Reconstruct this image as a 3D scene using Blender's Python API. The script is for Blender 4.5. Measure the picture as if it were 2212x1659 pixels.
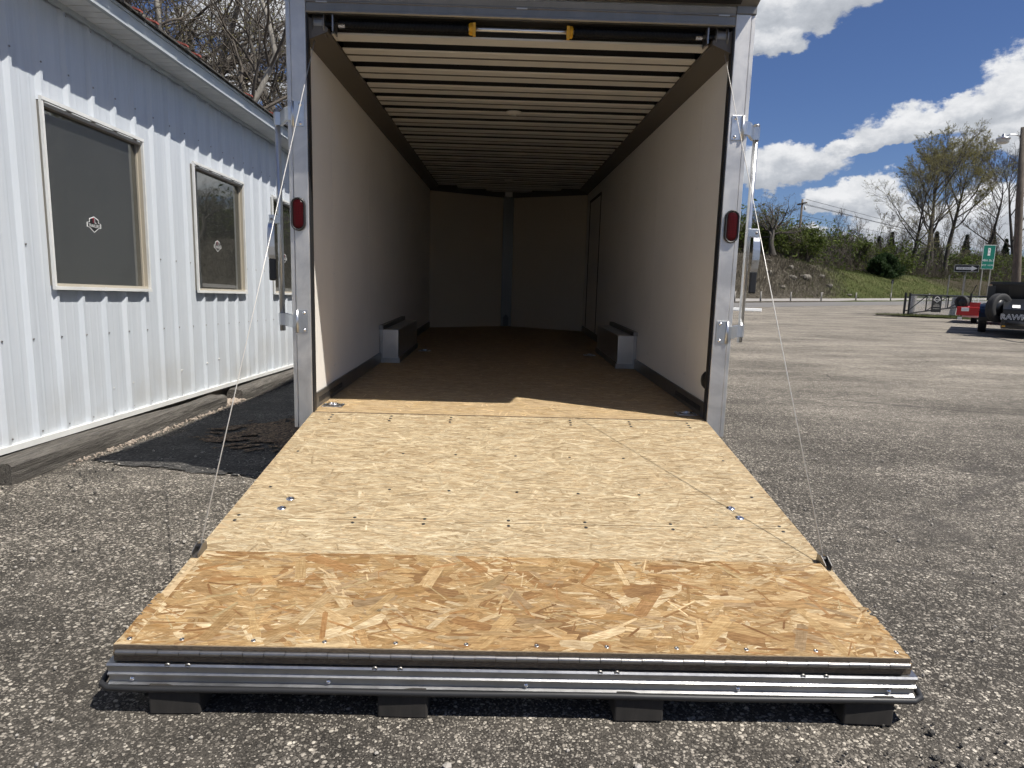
import bpy, math, random
import numpy as np
from mathutils import Matrix, Vector
R = math.radians
for o in list(bpy.data.objects): bpy.data.objects.remove(o)
sc = bpy.context.scene
COL = sc.collection
# ------------------------------------------------------------------ camera
YAW, PIT, ROL = 0.0180, 0.1577, 0.0277
fw = Vector((math.sin(YAW)*math.cos(PIT), math.cos(YAW)*math.cos(PIT), -math.sin(PIT)))
r0 = Vector((math.cos(YAW), -math.sin(YAW), 0)); u0 = r0.cross(fw)
rr = r0*math.cos(ROL) + u0*math.sin(ROL); uu = -r0*math.sin(ROL) + u0*math.cos(ROL)
cam = bpy.data.cameras.new('camera'); camo = bpy.data.objects.new('camera', cam); COL.objects.link(camo)
cam.lens = 1471.6/2212*36; cam.sensor_width = 36; cam.clip_start = 0.05; cam.clip_end = 3000
mw = Matrix((rr, uu, -fw)).transposed().to_4x4(); mw.translation = (-0.0702, -4.0361, 1.3183)
camo.matrix_world = mw
sc.camera = camo
sc.render.resolution_x, sc.render.resolution_y = 1024, 768
sc.render.engine = 'CYCLES'
sc.cycles.max_bounces = 10; sc.cycles.diffuse_bounces = 8; sc.cycles.use_adaptive_sampling = True; sc.cycles.adaptive_threshold = 0.04; sc.cycles.use_light_tree = False; sc.cycles.caustics_reflective = False; sc.cycles.caustics_refractive = False; sc.cycles.glossy_bounces = 3; sc.cycles.transparent_max_bounces = 12
# ------------------------------------------------------------------ light
EL = R(58.5); SH = Vector((0.862, -0.506, 0)).normalized()
S = Vector((SH.x*math.cos(EL), SH.y*math.cos(EL), math.sin(EL)))
sun = bpy.data.lights.new('sun', 'SUN'); sun.energy = 5.0; sun.angle = R(0.53); sun.color = (1.0, 0.955, 0.88)
suno = bpy.data.objects.new('sun', sun); COL.objects.link(suno); suno.location = (20, -12, 40)
suno.rotation_euler = (-S).to_track_quat('-Z', 'Y').to_euler()
sc.view_settings.view_transform = 'Standard'; sc.view_settings.look = 'None'
sc.view_settings.exposure = 0.38; sc.view_settings.gamma = 1.0
# ------------------------------------------------------------------ node helper
class NT:
    def __init__(s, tree):
        s.t = tree; s.N = tree.nodes; s.L = tree.links
    def n(s, kind, **kw):
        nd = s.N.new(kind)
        for k, v in kw.items(): setattr(nd, k, v)
        return nd
    def set(s, sock, v):
        if hasattr(v, 'links') or isinstance(v, bpy.types.NodeSocket): s.L.new(v, sock)
        elif v is not None:
            try: sock.default_value = v
            except Exception:
                sock.default_value = (v[0], v[1], v[2], 1.0)
    def m(s, op, a, b=None, c=None, clamp=False):
        nd = s.n('ShaderNodeMath', operation=op, use_clamp=clamp)
        s.set(nd.inputs[0], a)
        if b is not None: s.set(nd.inputs[1], b)
        if c is not None: s.set(nd.inputs[2], c)
        return nd.outputs[0]
    def mix(s, f, a, b, mode='MIX'):
        nd = s.n('ShaderNodeMix', data_type='RGBA', blend_type=mode)
        s.set(nd.inputs[0], f); s.set(nd.inputs[6], a); s.set(nd.inputs[7], b)
        return nd.outputs[2]
    def noise(s, vec, scale=5, detail=4, rough=0.55, dist=0.0, out=0):
        nd = s.n('ShaderNodeTexNoise'); s.set(nd.inputs['Vector'], vec)
        nd.inputs['Scale'].default_value = scale; nd.inputs['Detail'].default_value = detail
        nd.inputs['Roughness'].default_value = rough; nd.inputs['Distortion'].default_value = dist
        return nd.outputs[out]
    def vor(s, vec, scale=5, feat='F1', rnd=1.0):
        nd = s.n('ShaderNodeTexVoronoi', feature=feat); s.set(nd.inputs['Vector'], vec)
        nd.inputs['Scale'].default_value = scale; nd.inputs['Randomness'].default_value = rnd
        return nd
    def ramp(s, f, stops, interp='LINEAR'):
        nd = s.n('ShaderNodeValToRGB'); nd.color_ramp.interpolation = interp; s.set(nd.inputs[0], f)
        e = nd.color_ramp.elements
        while len(e) > 1: e.remove(e[-1])
        e[0].position = stops[0][0]; e[0].color = col4(stops[0][1])
        for p, c in stops[1:]:
            x = e.new(p); x.color = col4(c)
        return nd.outputs[0]
    def sep(s, v):
        nd = s.n('ShaderNodeSeparateXYZ'); s.set(nd.inputs[0], v); return nd.outputs
    def comb(s, x, y, z):
        nd = s.n('ShaderNodeCombineXYZ'); s.set(nd.inputs[0], x); s.set(nd.inputs[1], y); s.set(nd.inputs[2], z); return nd.outputs[0]
    def mapr(s, v, a, b, c=0.0, d=1.0, smooth=False):
        nd = s.n('ShaderNodeMapRange', interpolation_type='SMOOTHSTEP' if smooth else 'LINEAR'); s.set(nd.inputs[0], v)
        for i, x in enumerate((a, b, c, d)): nd.inputs[i+1].default_value = x
        return nd.outputs[0]
    def scale(s, v, sx, sy, sz):
        nd = s.n('ShaderNodeMapping'); s.set(nd.inputs[0], v); nd.inputs['Scale'].default_value = (sx, sy, sz); return nd.outputs[0]
    def bump(s, h, strength=0.3, dist=0.01, normal=None):
        nd = s.n('ShaderNodeBump'); s.set(nd.inputs['Height'], h); nd.inputs['Strength'].default_value = strength
        nd.inputs['Distance'].default_value = dist
        if normal is not None: s.set(nd.inputs['Normal'], normal)
        return nd.outputs[0]
def col4(c):
    if isinstance(c, (int, float)): return (c, c, c, 1)
    return (c[0], c[1], c[2], 1)
def mat(name, fn=None, col=(0.5, 0.5, 0.5), rough=0.6, metal=0.0, spec=0.5):
    m = bpy.data.materials.new(name); m.use_nodes = True
    b = m.node_tree.nodes['Principled BSDF']
    b.inputs['Base Color'].default_value = col4(col); b.inputs['Roughness'].default_value = rough
    b.inputs['Metallic'].default_value = metal; b.inputs['Specular IOR Level'].default_value = spec
    if fn:
        nt = NT(m.node_tree); fn(nt, b)
    return m
def tc(nt, which='Object'): return nt.n('ShaderNodeTexCoord').outputs[which]
def gpos(nt): return nt.n('ShaderNodeNewGeometry').outputs['Position']
# ------------------------------------------------------------------ world: sky + cumulus
w = bpy.data.worlds.new('World'); sc.world = w; w.use_nodes = True
nt = NT(w.node_tree)
for x in list(nt.N): nt.N.remove(x)
out = nt.n('ShaderNodeOutputWorld')
sky = nt.n('ShaderNodeTexSky', sky_type='NISHITA'); sky.sun_disc = False
sky.sun_elevation = EL; sky.sun_rotation = math.atan2(S.x, S.y); sky.air_density = 1.0; sky.dust_density = 0.15; sky.ozone_density = 3.5
bg1 = nt.n('ShaderNodeBackground'); bg1.inputs[1].default_value = 0.046
nt.L.new(nt.mix(1.0, sky.outputs[0], (0.88, 0.99, 1.34), 'MULTIPLY'), bg1.inputs[0])
d = nt.n('ShaderNodeTexCoord').outputs['Generated']
dx, dy, dz = nt.sep(d)
az = nt.m('ARCTAN2', dx, dy); el = nt.m('ARCSINE', dz)
P = nt.comb(az, nt.m('MULTIPLY', el, 1.5), 0.0)
n2 = nt.noise(P, 26.0, 7, 0.66, 0.2)
bil = nt.m('MULTIPLY', nt.m('SUBTRACT', n2, 0.5), 0.9)
def px2ae(x, y):
    v = rr*((x-1106)/1471.6) - uu*((y-829.5)/1471.6) + fw
    v.normalize(); return math.atan2(v.x, v.y), math.asin(v.z)
CL = [ # centre px x,y, half width px, half height px, tilt
    (1700, 0, 210, 100, 0.0), (1880, -40, 150, 75, 0.35), (1640, 75, 110, 60, 0.0),
    (2290, 205, 300, 125, 0.35), (2080, 255, 230, 62, 0.45), (1890, 312, 110, 32, 0.35), (2230, 300, 260, 70, 0.1),
    (1700, 352, 150, 62, 0.0), (1620, 372, 150, 62, 0.0), (1850, 430, 150, 48, 0.15), (1980, 470, 210, 60, 0.0),
    (2150, 480, 260, 90, 0.0), (1750, 540, 400, 60, 0.0),
    (560, 60, 200, 90, 0.1), (430, 180, 250, 75, 0.0)]
wa = nt.sep(nt.noise(P, 5.0, 3, 0.5, out=1)); wb = nt.sep(nt.noise(P, 17.0, 7, 0.62, out=1))
azw = nt.m('ADD', az, nt.m('ADD', nt.m('MULTIPLY', nt.m('SUBTRACT', wa[0], 0.5), 0.16), nt.m('MULTIPLY', nt.m('SUBTRACT', wb[0], 0.5), 0.085)))
elw = nt.m('ADD', el, nt.m('ADD', nt.m('MULTIPLY', nt.m('SUBTRACT', wa[1], 0.5), 0.09), nt.m('MULTIPLY', nt.m('SUBTRACT', wb[1], 0.5), 0.065)))
dens = None; lsum = None; wsum = None
for (cx, cy, hw, hh, tl) in CL:
    a0, e0 = px2ae(cx, cy); a1, _ = px2ae(cx+20, cy); _, e1 = px2ae(cx, cy-20)
    sa = abs(a1-a0)/20*hw; se = abs(e1-e0)/20*hh
    da = nt.m('DIVIDE', nt.m('SUBTRACT', azw, a0), sa)
    de = nt.m('DIVIDE', nt.m('SUBTRACT', nt.m('SUBTRACT', elw, e0), nt.m('MULTIPLY', da, tl*se)), se)
    de2 = nt.m('MULTIPLY', de, nt.m('ADD', 1.0, nt.m('MULTIPLY', nt.m('LESS_THAN', de, 0.0), 0.45)))    # flatter bottoms
    q = nt.m('SUBTRACT', 1.0, nt.m('SQRT', nt.m('ADD', nt.m('MULTIPLY', da, da), nt.m('MULTIPLY', de2, de2))))
    wgt = nt.m('POWER', 2.718, nt.m('MULTIPLY', q, 5.0)); lw = nt.m('MULTIPLY', nt.mapr(de, -0.7, 0.5, 0.0, 1.0, True), wgt)
    if dens is None: dens, lsum, wsum = q, lw, wgt
    else: dens = nt.m('SMOOTH_MAX', q, dens, 0.15); lsum = nt.m('ADD', lsum, lw); wsum = nt.m('ADD', wsum, wgt)
litv = nt.m('DIVIDE', lsum, wsum)
# the rest of the sky carries the same scattered cumulus
gen = nt.noise(nt.comb(nt.m('MULTIPLY', dx, nt.m('DIVIDE', 1.0, nt.m('ADD', dz, 0.25))), nt.m('MULTIPLY', dy, nt.m('DIVIDE', 1.0, nt.m('ADD', dz, 0.25))), 0.0), 1.9, 5, 0.6, 0.2)
genq = nt.m('MULTIPLY', nt.m('SUBTRACT', gen, 0.52), 5.0)
infr = nt.m('MULTIPLY', nt.mapr(az, -0.75, -0.65, 0, 1), nt.mapr(az, 0.75, 0.65, 0, 1))
genq = nt.m('SUBTRACT', genq, nt.m('MULTIPLY', infr, 6.0))
dens = nt.m('MAXIMUM', dens, genq)
dn = nt.m('ADD', nt.m('MULTIPLY', dens, 1.6), bil)
mask = nt.mapr(dn, 0.06, 0.42, 0.0, 1.0, True)
mask = nt.m('MULTIPLY', mask, nt.mapr(el, -0.02, 0.02, 0, 1))
shade = nt.m('ADD', nt.m('MULTIPLY', litv, 0.75), nt.m('MULTIPLY', nt.m('SUBTRACT', n2, 0.42), 1.1), clamp=True)
ccol = nt.ramp(shade, [(0.0, (0.40, 0.43, 0.48)), (0.45, (0.58, 0.61, 0.66)), (0.9, (0.92, 0.93, 0.95))])
bg2 = nt.n('ShaderNodeBackground'); nt.L.new(ccol, bg2.inputs[0]); bg2.inputs[1].default_value = 0.72
mx = nt.n('ShaderNodeMixShader'); nt.L.new(mask, mx.inputs[0]); nt.L.new(bg1.outputs[0], mx.inputs[1]); nt.L.new(bg2.outputs[0], mx.inputs[2])
nt.L.new(mx.outputs[0], out.inputs[0])
w.cycles.sampling_method = 'MANUAL'; w.cycles.sample_map_resolution = 256
# ------------------------------------------------------------------ mesh helpers
def smoothm(me, flag):
    if flag: me.polygons.foreach_set('use_smooth', [True]*len(me.polygons))
class MB:
    def __init__(s): s.v = []; s.f = []
    def add(s, vs, fs):
        k = len(s.v); s.v += [tuple(p) for p in vs]; s.f += [tuple(i+k for i in f) for f in fs]; return s
    def box(s, x0, x1, y0, y1, z0, z1):
        return s.add([(x0,y0,z0),(x1,y0,z0),(x1,y1,z0),(x0,y1,z0),(x0,y0,z1),(x1,y0,z1),(x1,y1,z1),(x0,y1,z1)],
              [(0,3,2,1),(4,5,6,7),(0,1,5,4),(1,2,6,5),(2,3,7,6),(3,0,4,7)])
    def prism(s, poly, axis, a, b):   # poly 2D points ccw in the two other axes (cyclic order), extruded along axis
        n = len(poly)
        def P(u, v, t):
            return (t,u,v) if axis == 'x' else (v,t,u) if axis == 'y' else (u,v,t)
        vs = [P(u,v,a) for u,v in poly] + [P(u,v,b) for u,v in poly]
        fs = [tuple(range(n-1,-1,-1)), tuple(range(n,2*n))] + [(i,(i+1)%n,(i+1)%n+n,i+n) for i in range(n)]
        return s.add(vs, fs)
    def tube(s, pts, rad, sides=8, caps=True):
        pts = [Vector(p) for p in pts]; n = len(pts)
        if not hasattr(rad, '__len__'): rad = [rad]*n
        k = len(s.v); prev = None
        for i, p in enumerate(pts):
            t = (pts[min(i+1,n-1)] - pts[max(i-1,0)]).normalized()
            if prev is None:
                a = Vector((0,0,1)) if abs(t.z) < .9 else Vector((1,0,0)); u = t.cross(a).normalized()
            else: u = (prev - t*prev.dot(t)).normalized()
            prev = u; v = t.cross(u)
            for j in range(sides):
                an = 2*math.pi*j/sides
                s.v.append(tuple(p + (u*math.cos(an)+v*math.sin(an))*rad[i]))
        for i in range(n-1):
            for j in range(sides):
                a = k+i*sides+j; b = k+i*sides+(j+1)%sides
                s.f.append((a,b,b+sides,a+sides))
        if caps:
            s.f.append(tuple(k+j for j in range(sides-1,-1,-1))); s.f.append(tuple(k+(n-1)*sides+j for j in range(sides)))
        return s
    def lathe(s, prof, axis='z', c=(0,0,0), seg=24):   # prof: (radius, height)
        k = len(s.v)
        for i in range(seg):
            an = 2*math.pi*i/seg; ca, sa = math.cos(an), math.sin(an)
            for r, h in prof:
                p = (r*ca, r*sa, h) if axis == 'z' else (h, r*ca, r*sa) if axis == 'x' else (r*sa, h, r*ca)
                s.v.append((p[0]+c[0], p[1]+c[1], p[2]+c[2]))
        n = len(prof)
        for i in range(seg):
            for j in range(n-1):
                a = k+i*n+j; b = k+((i+1)%seg)*n+j
                s.f.append((a,b,b+1,a+1))
        return s
    def mesh(s, name, smooth=False):
        me = bpy.data.meshes.new(name); me.from_pydata(s.v, [], s.f); me.update(); smoothm(me, smooth); return me
    def build(s, name, m, parent=None, smooth=False, bevel=0.0, loc=None, rot=None):
        o = bpy.data.objects.new(name, s.mesh(name, smooth)); COL.objects.link(o)
        return fin(o, m, parent, bevel, loc, rot)
def fin(o, m, parent=None, bevel=0.0, loc=None, rot=None):
    if m is not None: o.data.materials.append(m)
    if parent is not None: o.parent = parent
    if loc is not None: o.location = loc
    if rot is not None: o.rotation_euler = rot
    if bevel:
        b = o.modifiers.new('bevel', 'BEVEL'); b.width = bevel; b.segments = 2; b.limit_method = 'ANGLE'; b.angle_limit = R(40)
    return o
def inst(name, me, m, parent, loc=(0,0,0), rot=None, scale=None, bevel=0.0):
    o = bpy.data.objects.new(name, me); COL.objects.link(o)
    if m is not None and not me.materials: me.materials.append(m)
    if parent is not None: o.parent = parent
    o.location = loc
    if rot is not None: o.rotation_euler = rot
    if scale is not None: o.scale = scale
    return o
def tag(o, label, cat, group=None, kind=None):
    o['label'] = label; o['category'] = cat
    if group: o['group'] = group
    if kind: o['kind'] = kind
    return o
def thing(name, label, cat, loc=(0,0,0), rotz=0, group=None):
    o = bpy.data.objects.new(name, None); COL.objects.link(o); o.empty_display_size = 0.2
    o.location = loc; o.rotation_euler = (0,0,rotz)
    return tag(o, label, cat, group)
def text_mesh(body, size, align='CENTER', ext=0.0):
    c = bpy.data.curves.new('t', 'FONT'); c.body = body; c.size = size; c.align_x = align; c.align_y = 'CENTER'; c.extrude = ext; c.resolution_u = 3
    o = bpy.data.objects.new('t', c); COL.objects.link(o)
    bpy.context.view_layer.update()
    me = bpy.data.meshes.new_from_object(o.evaluated_get(bpy.context.evaluated_depsgraph_get()))
    bpy.data.objects.remove(o); return me
def np_mesh(name, verts, quads=None, tris=None, smooth=True):
    me = bpy.data.meshes.new(name)
    verts = np.asarray(verts, np.float32); loops = []; starts = []; pos = 0
    nq = 0 if quads is None else len(quads); ntz = 0 if tris is None else len(tris)
    me.vertices.add(len(verts)); me.vertices.foreach_set('co', verts.ravel())
    li = []
    if nq: li.append(np.asarray(quads, np.int32).ravel())
    if ntz: li.append(np.asarray(tris, np.int32).ravel())
    li = np.concatenate(li); me.loops.add(len(li)); me.loops.foreach_set('vertex_index', li)
    st = np.concatenate([np.arange(nq)*4, nq*4+np.arange(ntz)*3]).astype(np.int32)
    me.polygons.add(nq+ntz); me.polygons.foreach_set('loop_start', st)
    me.update(calc_edges=True); me.validate()
    smoothm(me, smooth); return me
# ------------------------------------------------------------------ materials
def _asphalt(nt, b):
    p = gpos(nt); x, y, z = nt.sep(p)
    wob = nt.noise(p, 35, 2, 0.6, out=1)
    pj = nt.mix(0.012, p, wob, 'ADD')
    v1 = nt.vor(pj, 74); v2 = nt.vor(pj, 150); v3 = nt.vor(pj, 46)
    c1 = nt.sep(v1.outputs['Color']); c2 = nt.sep(v2.outputs['Color']); c3 = nt.sep(v3.outputs['Color'])
    big = nt.noise(p, 0.55, 3, 0.6); med = nt.noise(p, 2.6, 4, 0.65)
    worn = nt.m('ADD', nt.m('MULTIPLY', nt.m('SUBTRACT', big, 0.5), 1.1), nt.m('MULTIPLY', nt.m('SUBTRACT', med, 0.5), 0.8))
    # paving away from the building is older and bleached
    far = nt.mapr(nt.m('ADD', y, nt.m('MULTIPLY', x, 0.45)), 1.5, 11.5, 0.0, 1.0, True)
    worn = nt.m('ADD', worn, nt.m('MULTIPLY', far, 0.5))
    binder = nt.ramp(nt.m('ADD', nt.noise(p, 220, 2, 0.7), nt.m('MULTIPLY', worn, 0.35)), [(0.30, (0.022, 0.020, 0.018)), (0.6, (0.10, 0.092, 0.082)), (0.95, (0.22, 0.203, 0.182))])
    stone1 = nt.ramp(c1[0], [(0.0, (0.07, 0.065, 0.058)), (0.45, (0.19, 0.174, 0.155)), (0.8, (0.36, 0.33, 0.295)), (1.0, (0.60, 0.56, 0.50))])
    stone2 = nt.ramp(c2[1], [(0.0, (0.04, 0.037, 0.033)), (0.5, (0.165, 0.152, 0.136)), (1.0, (0.48, 0.445, 0.40))])
    m2 = nt.m('MULTIPLY', nt.mapr(v2.outputs['Distance'], 0.55, 0.38, 0, 1), nt.m('GREATER_THAN', nt.m('ADD', c2[2], nt.m('MULTIPLY', worn, 0.5)), 0.30))
    m1 = nt.m('MULTIPLY', nt.mapr(v1.outputs['Distance'], 0.52, 0.42, 0, 1), nt.m('GREATER_THAN', nt.m('ADD', c1[2], nt.m('MULTIPLY', worn, 0.5)), 0.40))
    m3 = nt.m('MULTIPLY', nt.mapr(v3.outputs['Distance'], 0.36, 0.30, 0, 1), nt.m('GREATER_THAN', c3[2], 0.84))
    c = nt.mix(m2, binder, stone2); c = nt.mix(m1, c, stone1)
    c = nt.mix(m3, c, nt.ramp(c3[0], [(0, (0.2, 0.185, 0.165)), (1, (0.60, 0.56, 0.50))]))
    dust = nt.m('MULTIPLY', far, nt.mapr(nt.noise(p, 0.9, 4, 0.6), 0.3, 0.62, 0.35, 0.95))
    streak = nt.mapr(nt.noise(nt.scale(p, 0.3, 1.0, 1), 1.5, 5, 0.72, 0.9), 0.50, 0.68, 0.0, 0.55)
    c = nt.mix(nt.m('MULTIPLY', dust, 0.75), c, nt.mix(streak, (0.345, 0.315, 0.272), (0.20, 0.183, 0.16)))
    # tar patches and oil stains
    tar = nt.m('MULTIPLY', nt.mapr(nt.noise(p, 1.3, 4, 0.7, 0.6), 0.60, 0.72, 0, 0.5), nt.m('SUBTRACT', 1.0, nt.m('MULTIPLY', far, 0.7)))
    c = nt.mix(tar, c, (0.045, 0.043, 0.041))
    blot = nt.mapr(nt.noise(nt.scale(p, 0.35, 1.0, 1), 1.1, 3, 0.65, 0.5), 0.35, 0.68, 0.66, 1.20)
    c = nt.mix(1.0, c, nt.comb(blot, blot, blot), 'MULTIPLY')
    sp1 = nt.mapr(nt.noise(nt.scale(p, 1, 1.0, 1), 9.0, 3, 0.75), 0.34, 0.66, 0.78, 1.22); sp2 = nt.mapr(nt.vor(p, 21).outputs['Distance'], 0.1, 0.7, 1.14, 0.84)
    spk = nt.m('MULTIPLY', nt.m('MULTIPLY', sp1, sp2), 0.95)
    c = nt.mix(1.0, c, nt.comb(spk, nt.m('MULTIPLY', spk, 0.975), nt.m('MULTIPLY', spk, 0.925)), 'MULTIPLY')
    lines = nt.vor(nt.mix(0.5, nt.scale(p, 0.28, 0.8, 1), nt.noise(nt.scale(p, 0.28, 0.8, 1), 1.5, 3, .6, out=1), 'ADD'), 0.55, 'DISTANCE_TO_EDGE').outputs['Distance']
    c = nt.mix(nt.m('MULTIPLY', nt.mapr(lines, 0.002, 0.012, 0.6, 0.0), nt.mapr(nt.noise(p, 0.45, 3, .6), 0.48, 0.56, 0, 1)), c, (0.055, 0.05, 0.045))
    crk = nt.vor(nt.mix(0.35, p, nt.noise(p, 1.2, 2, .6, out=1), 'ADD'), 0.22, 'DISTANCE_TO_EDGE').outputs['Distance']
    c = nt.mix(nt.m('MULTIPLY', nt.mapr(crk, 0.0008, 0.0035, 0.55, 0.0), nt.mapr(nt.noise(p, 0.7, 3, .6), 0.5, 0.6, 0, 1)), c, (0.03, 0.028, 0.026))
    nt.L.new(c, b.inputs['Base Color']); b.inputs['Roughness'].default_value = 0.9; b.inputs['Specular IOR Level'].default_value = 0.25
    h = nt.m('ADD', nt.m('MULTIPLY', m1, nt.m('SUBTRACT', 0.8, v1.outputs['Distance'])), nt.m('MULTIPLY', nt.m('SUBTRACT', 0.8, v2.outputs['Distance']), 0.5))
    h = nt.m('ADD', h, nt.m('MULTIPLY', m3, 1.2))
    nt.L.new(nt.bump(h, 0.9, 0.006), b.inputs['Normal'])
M = {}
M['asphalt'] = mat('worn_asphalt', _asphalt)
def _fresh_shaded(nt, b):
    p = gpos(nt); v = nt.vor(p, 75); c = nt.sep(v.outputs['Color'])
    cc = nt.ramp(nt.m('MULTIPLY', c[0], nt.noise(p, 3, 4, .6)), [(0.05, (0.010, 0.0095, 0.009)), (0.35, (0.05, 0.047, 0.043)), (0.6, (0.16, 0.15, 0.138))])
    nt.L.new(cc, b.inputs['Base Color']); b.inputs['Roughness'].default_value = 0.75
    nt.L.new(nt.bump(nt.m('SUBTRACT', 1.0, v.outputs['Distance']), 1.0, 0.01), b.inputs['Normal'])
M['fresh'] = mat('fresh_shaded_asphalt', _fresh_shaded)  # new asphalt, its dark tone also carrying the trailer's shadow
def _brown(nt, b):
    p = gpos(nt); v = nt.vor(p, 60); c = nt.sep(v.outputs['Color'])
    cc = nt.ramp(c[0], [(0.0, (0.03, 0.022, 0.015)), (0.6, (0.13, 0.085, 0.05)), (1, (0.30, 0.21, 0.13))])
    nt.L.new(cc, b.inputs['Base Color']); b.inputs['Roughness'].default_value = 0.9
    nt.L.new(nt.bump(nt.m('SUBTRACT', 1.0, v.outputs['Distance']), 1.0, 0.012), b.inputs['Normal'])
M['brown'] = mat('brown_gravel', _brown)
def _road(nt, b):
    p = gpos(nt)
    c = nt.ramp(nt.noise(nt.scale(p, 1, 1, 1), 0.6, 6, 0.65), [(0.3, (0.13, 0.125, 0.118)), (0.7, (0.19, 0.18, 0.168))])
    c = nt.mix(nt.mapr(nt.noise(p, 60, 3, .7), 0.4, 0.7, 0, 0.4), c, (0.09, 0.088, 0.085))
    nt.L.new(c, b.inputs['Base Color']); b.inputs['Roughness'].default_value = 0.9
M['road'] = mat('road_asphalt', _road)
def _conc(nt, b):
    p = gpos(nt); c = nt.ramp(nt.noise(p, 0.8, 6, 0.65), [(0.3, (0.24, 0.225, 0.205)), (0.7, (0.33, 0.31, 0.285))])
    nt.L.new(c, b.inputs['Base Color']); b.inputs['Roughness'].default_value = 0.9
M['concrete'] = mat('pale_concrete', _conc)
def _siding(nt, b):
    p = gpos(nt)
    st = nt.noise(nt.scale(p, 9, 9, 0.35), 2.0, 6, 0.65); dirt = nt.noise(nt.scale(p, 1, 1, 1), 1.7, 5, 0.6)
    c = nt.ramp(st, [(0.25, (0.47, 0.505, 0.545)), (0.5, (0.525, 0.56, 0.60)), (0.75, (0.57, 0.60, 0.635))])
    low = nt.mapr(nt.sep(p)[2], 0.75, 0.05, 0, 1, True)
    c = nt.mix(nt.m('MULTIPLY', low, nt.mapr(dirt, 0.40, 0.72, 0, 0.6)), c, (0.36, 0.34, 0.30))
    nt.L.new(c, b.inputs['Base Color']); b.inputs['Roughness'].default_value = 0.42
    nt.L.new(nt.bump(nt.noise(nt.scale(p, 1, 1, 0.6), 3.2, 3, 0.5), 0.10, 0.02), b.inputs['Normal'])
M['siding'] = mat('white_painted_steel', _siding)
def _trim(nt, b):
    p = gpos(nt); c = nt.ramp(nt.noise(p, 6, 5, .6), [(0.3, (0.60, 0.60, 0.58)), (0.7, (0.72, 0.72, 0.70))])
    nt.L.new(c, b.inputs['Base Color']); b.inputs['Roughness'].default_value = 0.5
M['trim'] = mat('white_trim', _trim)
M['wintrim'] = mat('beige_window_trim', col=(0.42, 0.38, 0.31), rough=0.5)
M['fascia'] = mat('grey_fascia', col=(0.42, 0.45, 0.46), rough=0.5)
def _shing(nt, b):
    p = gpos(nt); c = nt.ramp(nt.noise(p, 90, 4, .7), [(0.3, (0.03, 0.028, 0.026)), (0.7, (0.10, 0.09, 0.08))])
    nt.L.new(c, b.inputs['Base Color']); b.inputs['Roughness'].default_value = 0.95
M['shingle'] = mat('dark_shingle', _shing)
M['shingle_red'] = mat('red_shingle', col=(0.30, 0.075, 0.055), rough=0.9)
def _glass(nt, b):
    o = [n for n in nt.N if n.type == 'OUTPUT_MATERIAL'][0]
    gl = nt.n('ShaderNodeBsdfGlossy'); gl.inputs['Roughness'].default_value = 0.015; gl.inputs['Color'].default_value = (0.9, 0.92, 0.9, 1)
    tr = nt.n('ShaderNodeBsdfTransparent'); tr.inputs['Color'].default_value = (0.30, 0.31, 0.28, 1)
    fr = nt.n('ShaderNodeFresnel'); fr.inputs['IOR'].default_value = 3.4
    ms = nt.n('ShaderNodeMixShader'); nt.L.new(fr.outputs[0], ms.inputs[0]); nt.L.new(tr.outputs[0], ms.inputs[1]); nt.L.new(gl.outputs[0], ms.inputs[2])
    df = nt.n('ShaderNodeBsdfDiffuse'); p = gpos(nt)
    nt.L.new(nt.ramp(nt.noise(nt.scale(p, 6, 6, .5), 3, 5, .6), [(0.3, (0.15, 0.155, 0.145)), (0.7, (0.25, 0.25, 0.23))]), df.inputs[0])
    m2 = nt.n('ShaderNodeMixShader'); m2.inputs[0].default_value = 0.13; nt.L.new(ms.outputs[0], m2.inputs[1]); nt.L.new(df.outputs[0], m2.inputs[2])
    nt.L.new(m2.outputs[0], o.inputs[0])
M['glass'] = mat('window_glass', _glass)
M['room'] = mat('room_wall', col=(0.30, 0.27, 0.22), rough=0.9)
def _timber(nt, b):
    p = tc(nt)
    g = nt.noise(nt.scale(p, 14, 0.7, 14), 3.0, 8, 0.7, 0.4); g2 = nt.noise(nt.scale(p, 50, 2.0, 50), 3.0, 4, 0.7)
    c = nt.ramp(g, [(0.3, (0.05, 0.045, 0.039)), (0.5, (0.13, 0.118, 0.103)), (0.72, (0.23, 0.212, 0.188))])
    c = nt.mix(nt.mapr(g2, 0.35, 0.5, 0.6, 0), c, (0.02, 0.018, 0.016))
    nt.L.new(c, b.inputs['Base Color']); b.inputs['Roughness'].default_value = 0.95
    nt.L.new(nt.bump(nt.m('ADD', g, g2), 1.0, 0.02), b.inputs['Normal'])
M['timber'] = mat('weathered_timber', _timber)
def metal_fn(base, rough, scr=0.25):
    def f(nt, b):
        p = tc(nt)
        s1 = nt.noise(nt.scale(p, 30, 30, 1.2), 4.0, 6, 0.7); s2 = nt.noise(p, 5, 5, 0.65, 0.6)
        r = nt.m('ADD', nt.m('MULTIPLY', nt.m('SUBTRACT', s1, 0.5), scr), nt.m('ADD', rough, nt.m('MULTIPLY', nt.m('SUBTRACT', s2, 0.5), 0.3)), clamp=True)
        nt.L.new(r, b.inputs['Roughness'])
        c = nt.mix(nt.mapr(s2, 0.35, 0.7, 0, 1), tuple(x*0.82 for x in base), tuple(min(1, x*1.08) for x in base))
        nt.L.new(c, b.inputs['Base Color']); b.inputs['Metallic'].default_value = 1.0
        nt.L.new(nt.bump(s1, 0.08, 0.002), b.inputs['Normal'])
    return f
M['alu'] = mat('mill_aluminium', metal_fn((0.70, 0.685, 0.66), 0.52))
M['alu2'] = mat('dull_aluminium', metal_fn((0.29, 0.28, 0.265), 0.5))
M['steel'] = mat('galvanised_steel', metal_fn((0.66, 0.67, 0.68), 0.33))
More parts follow.
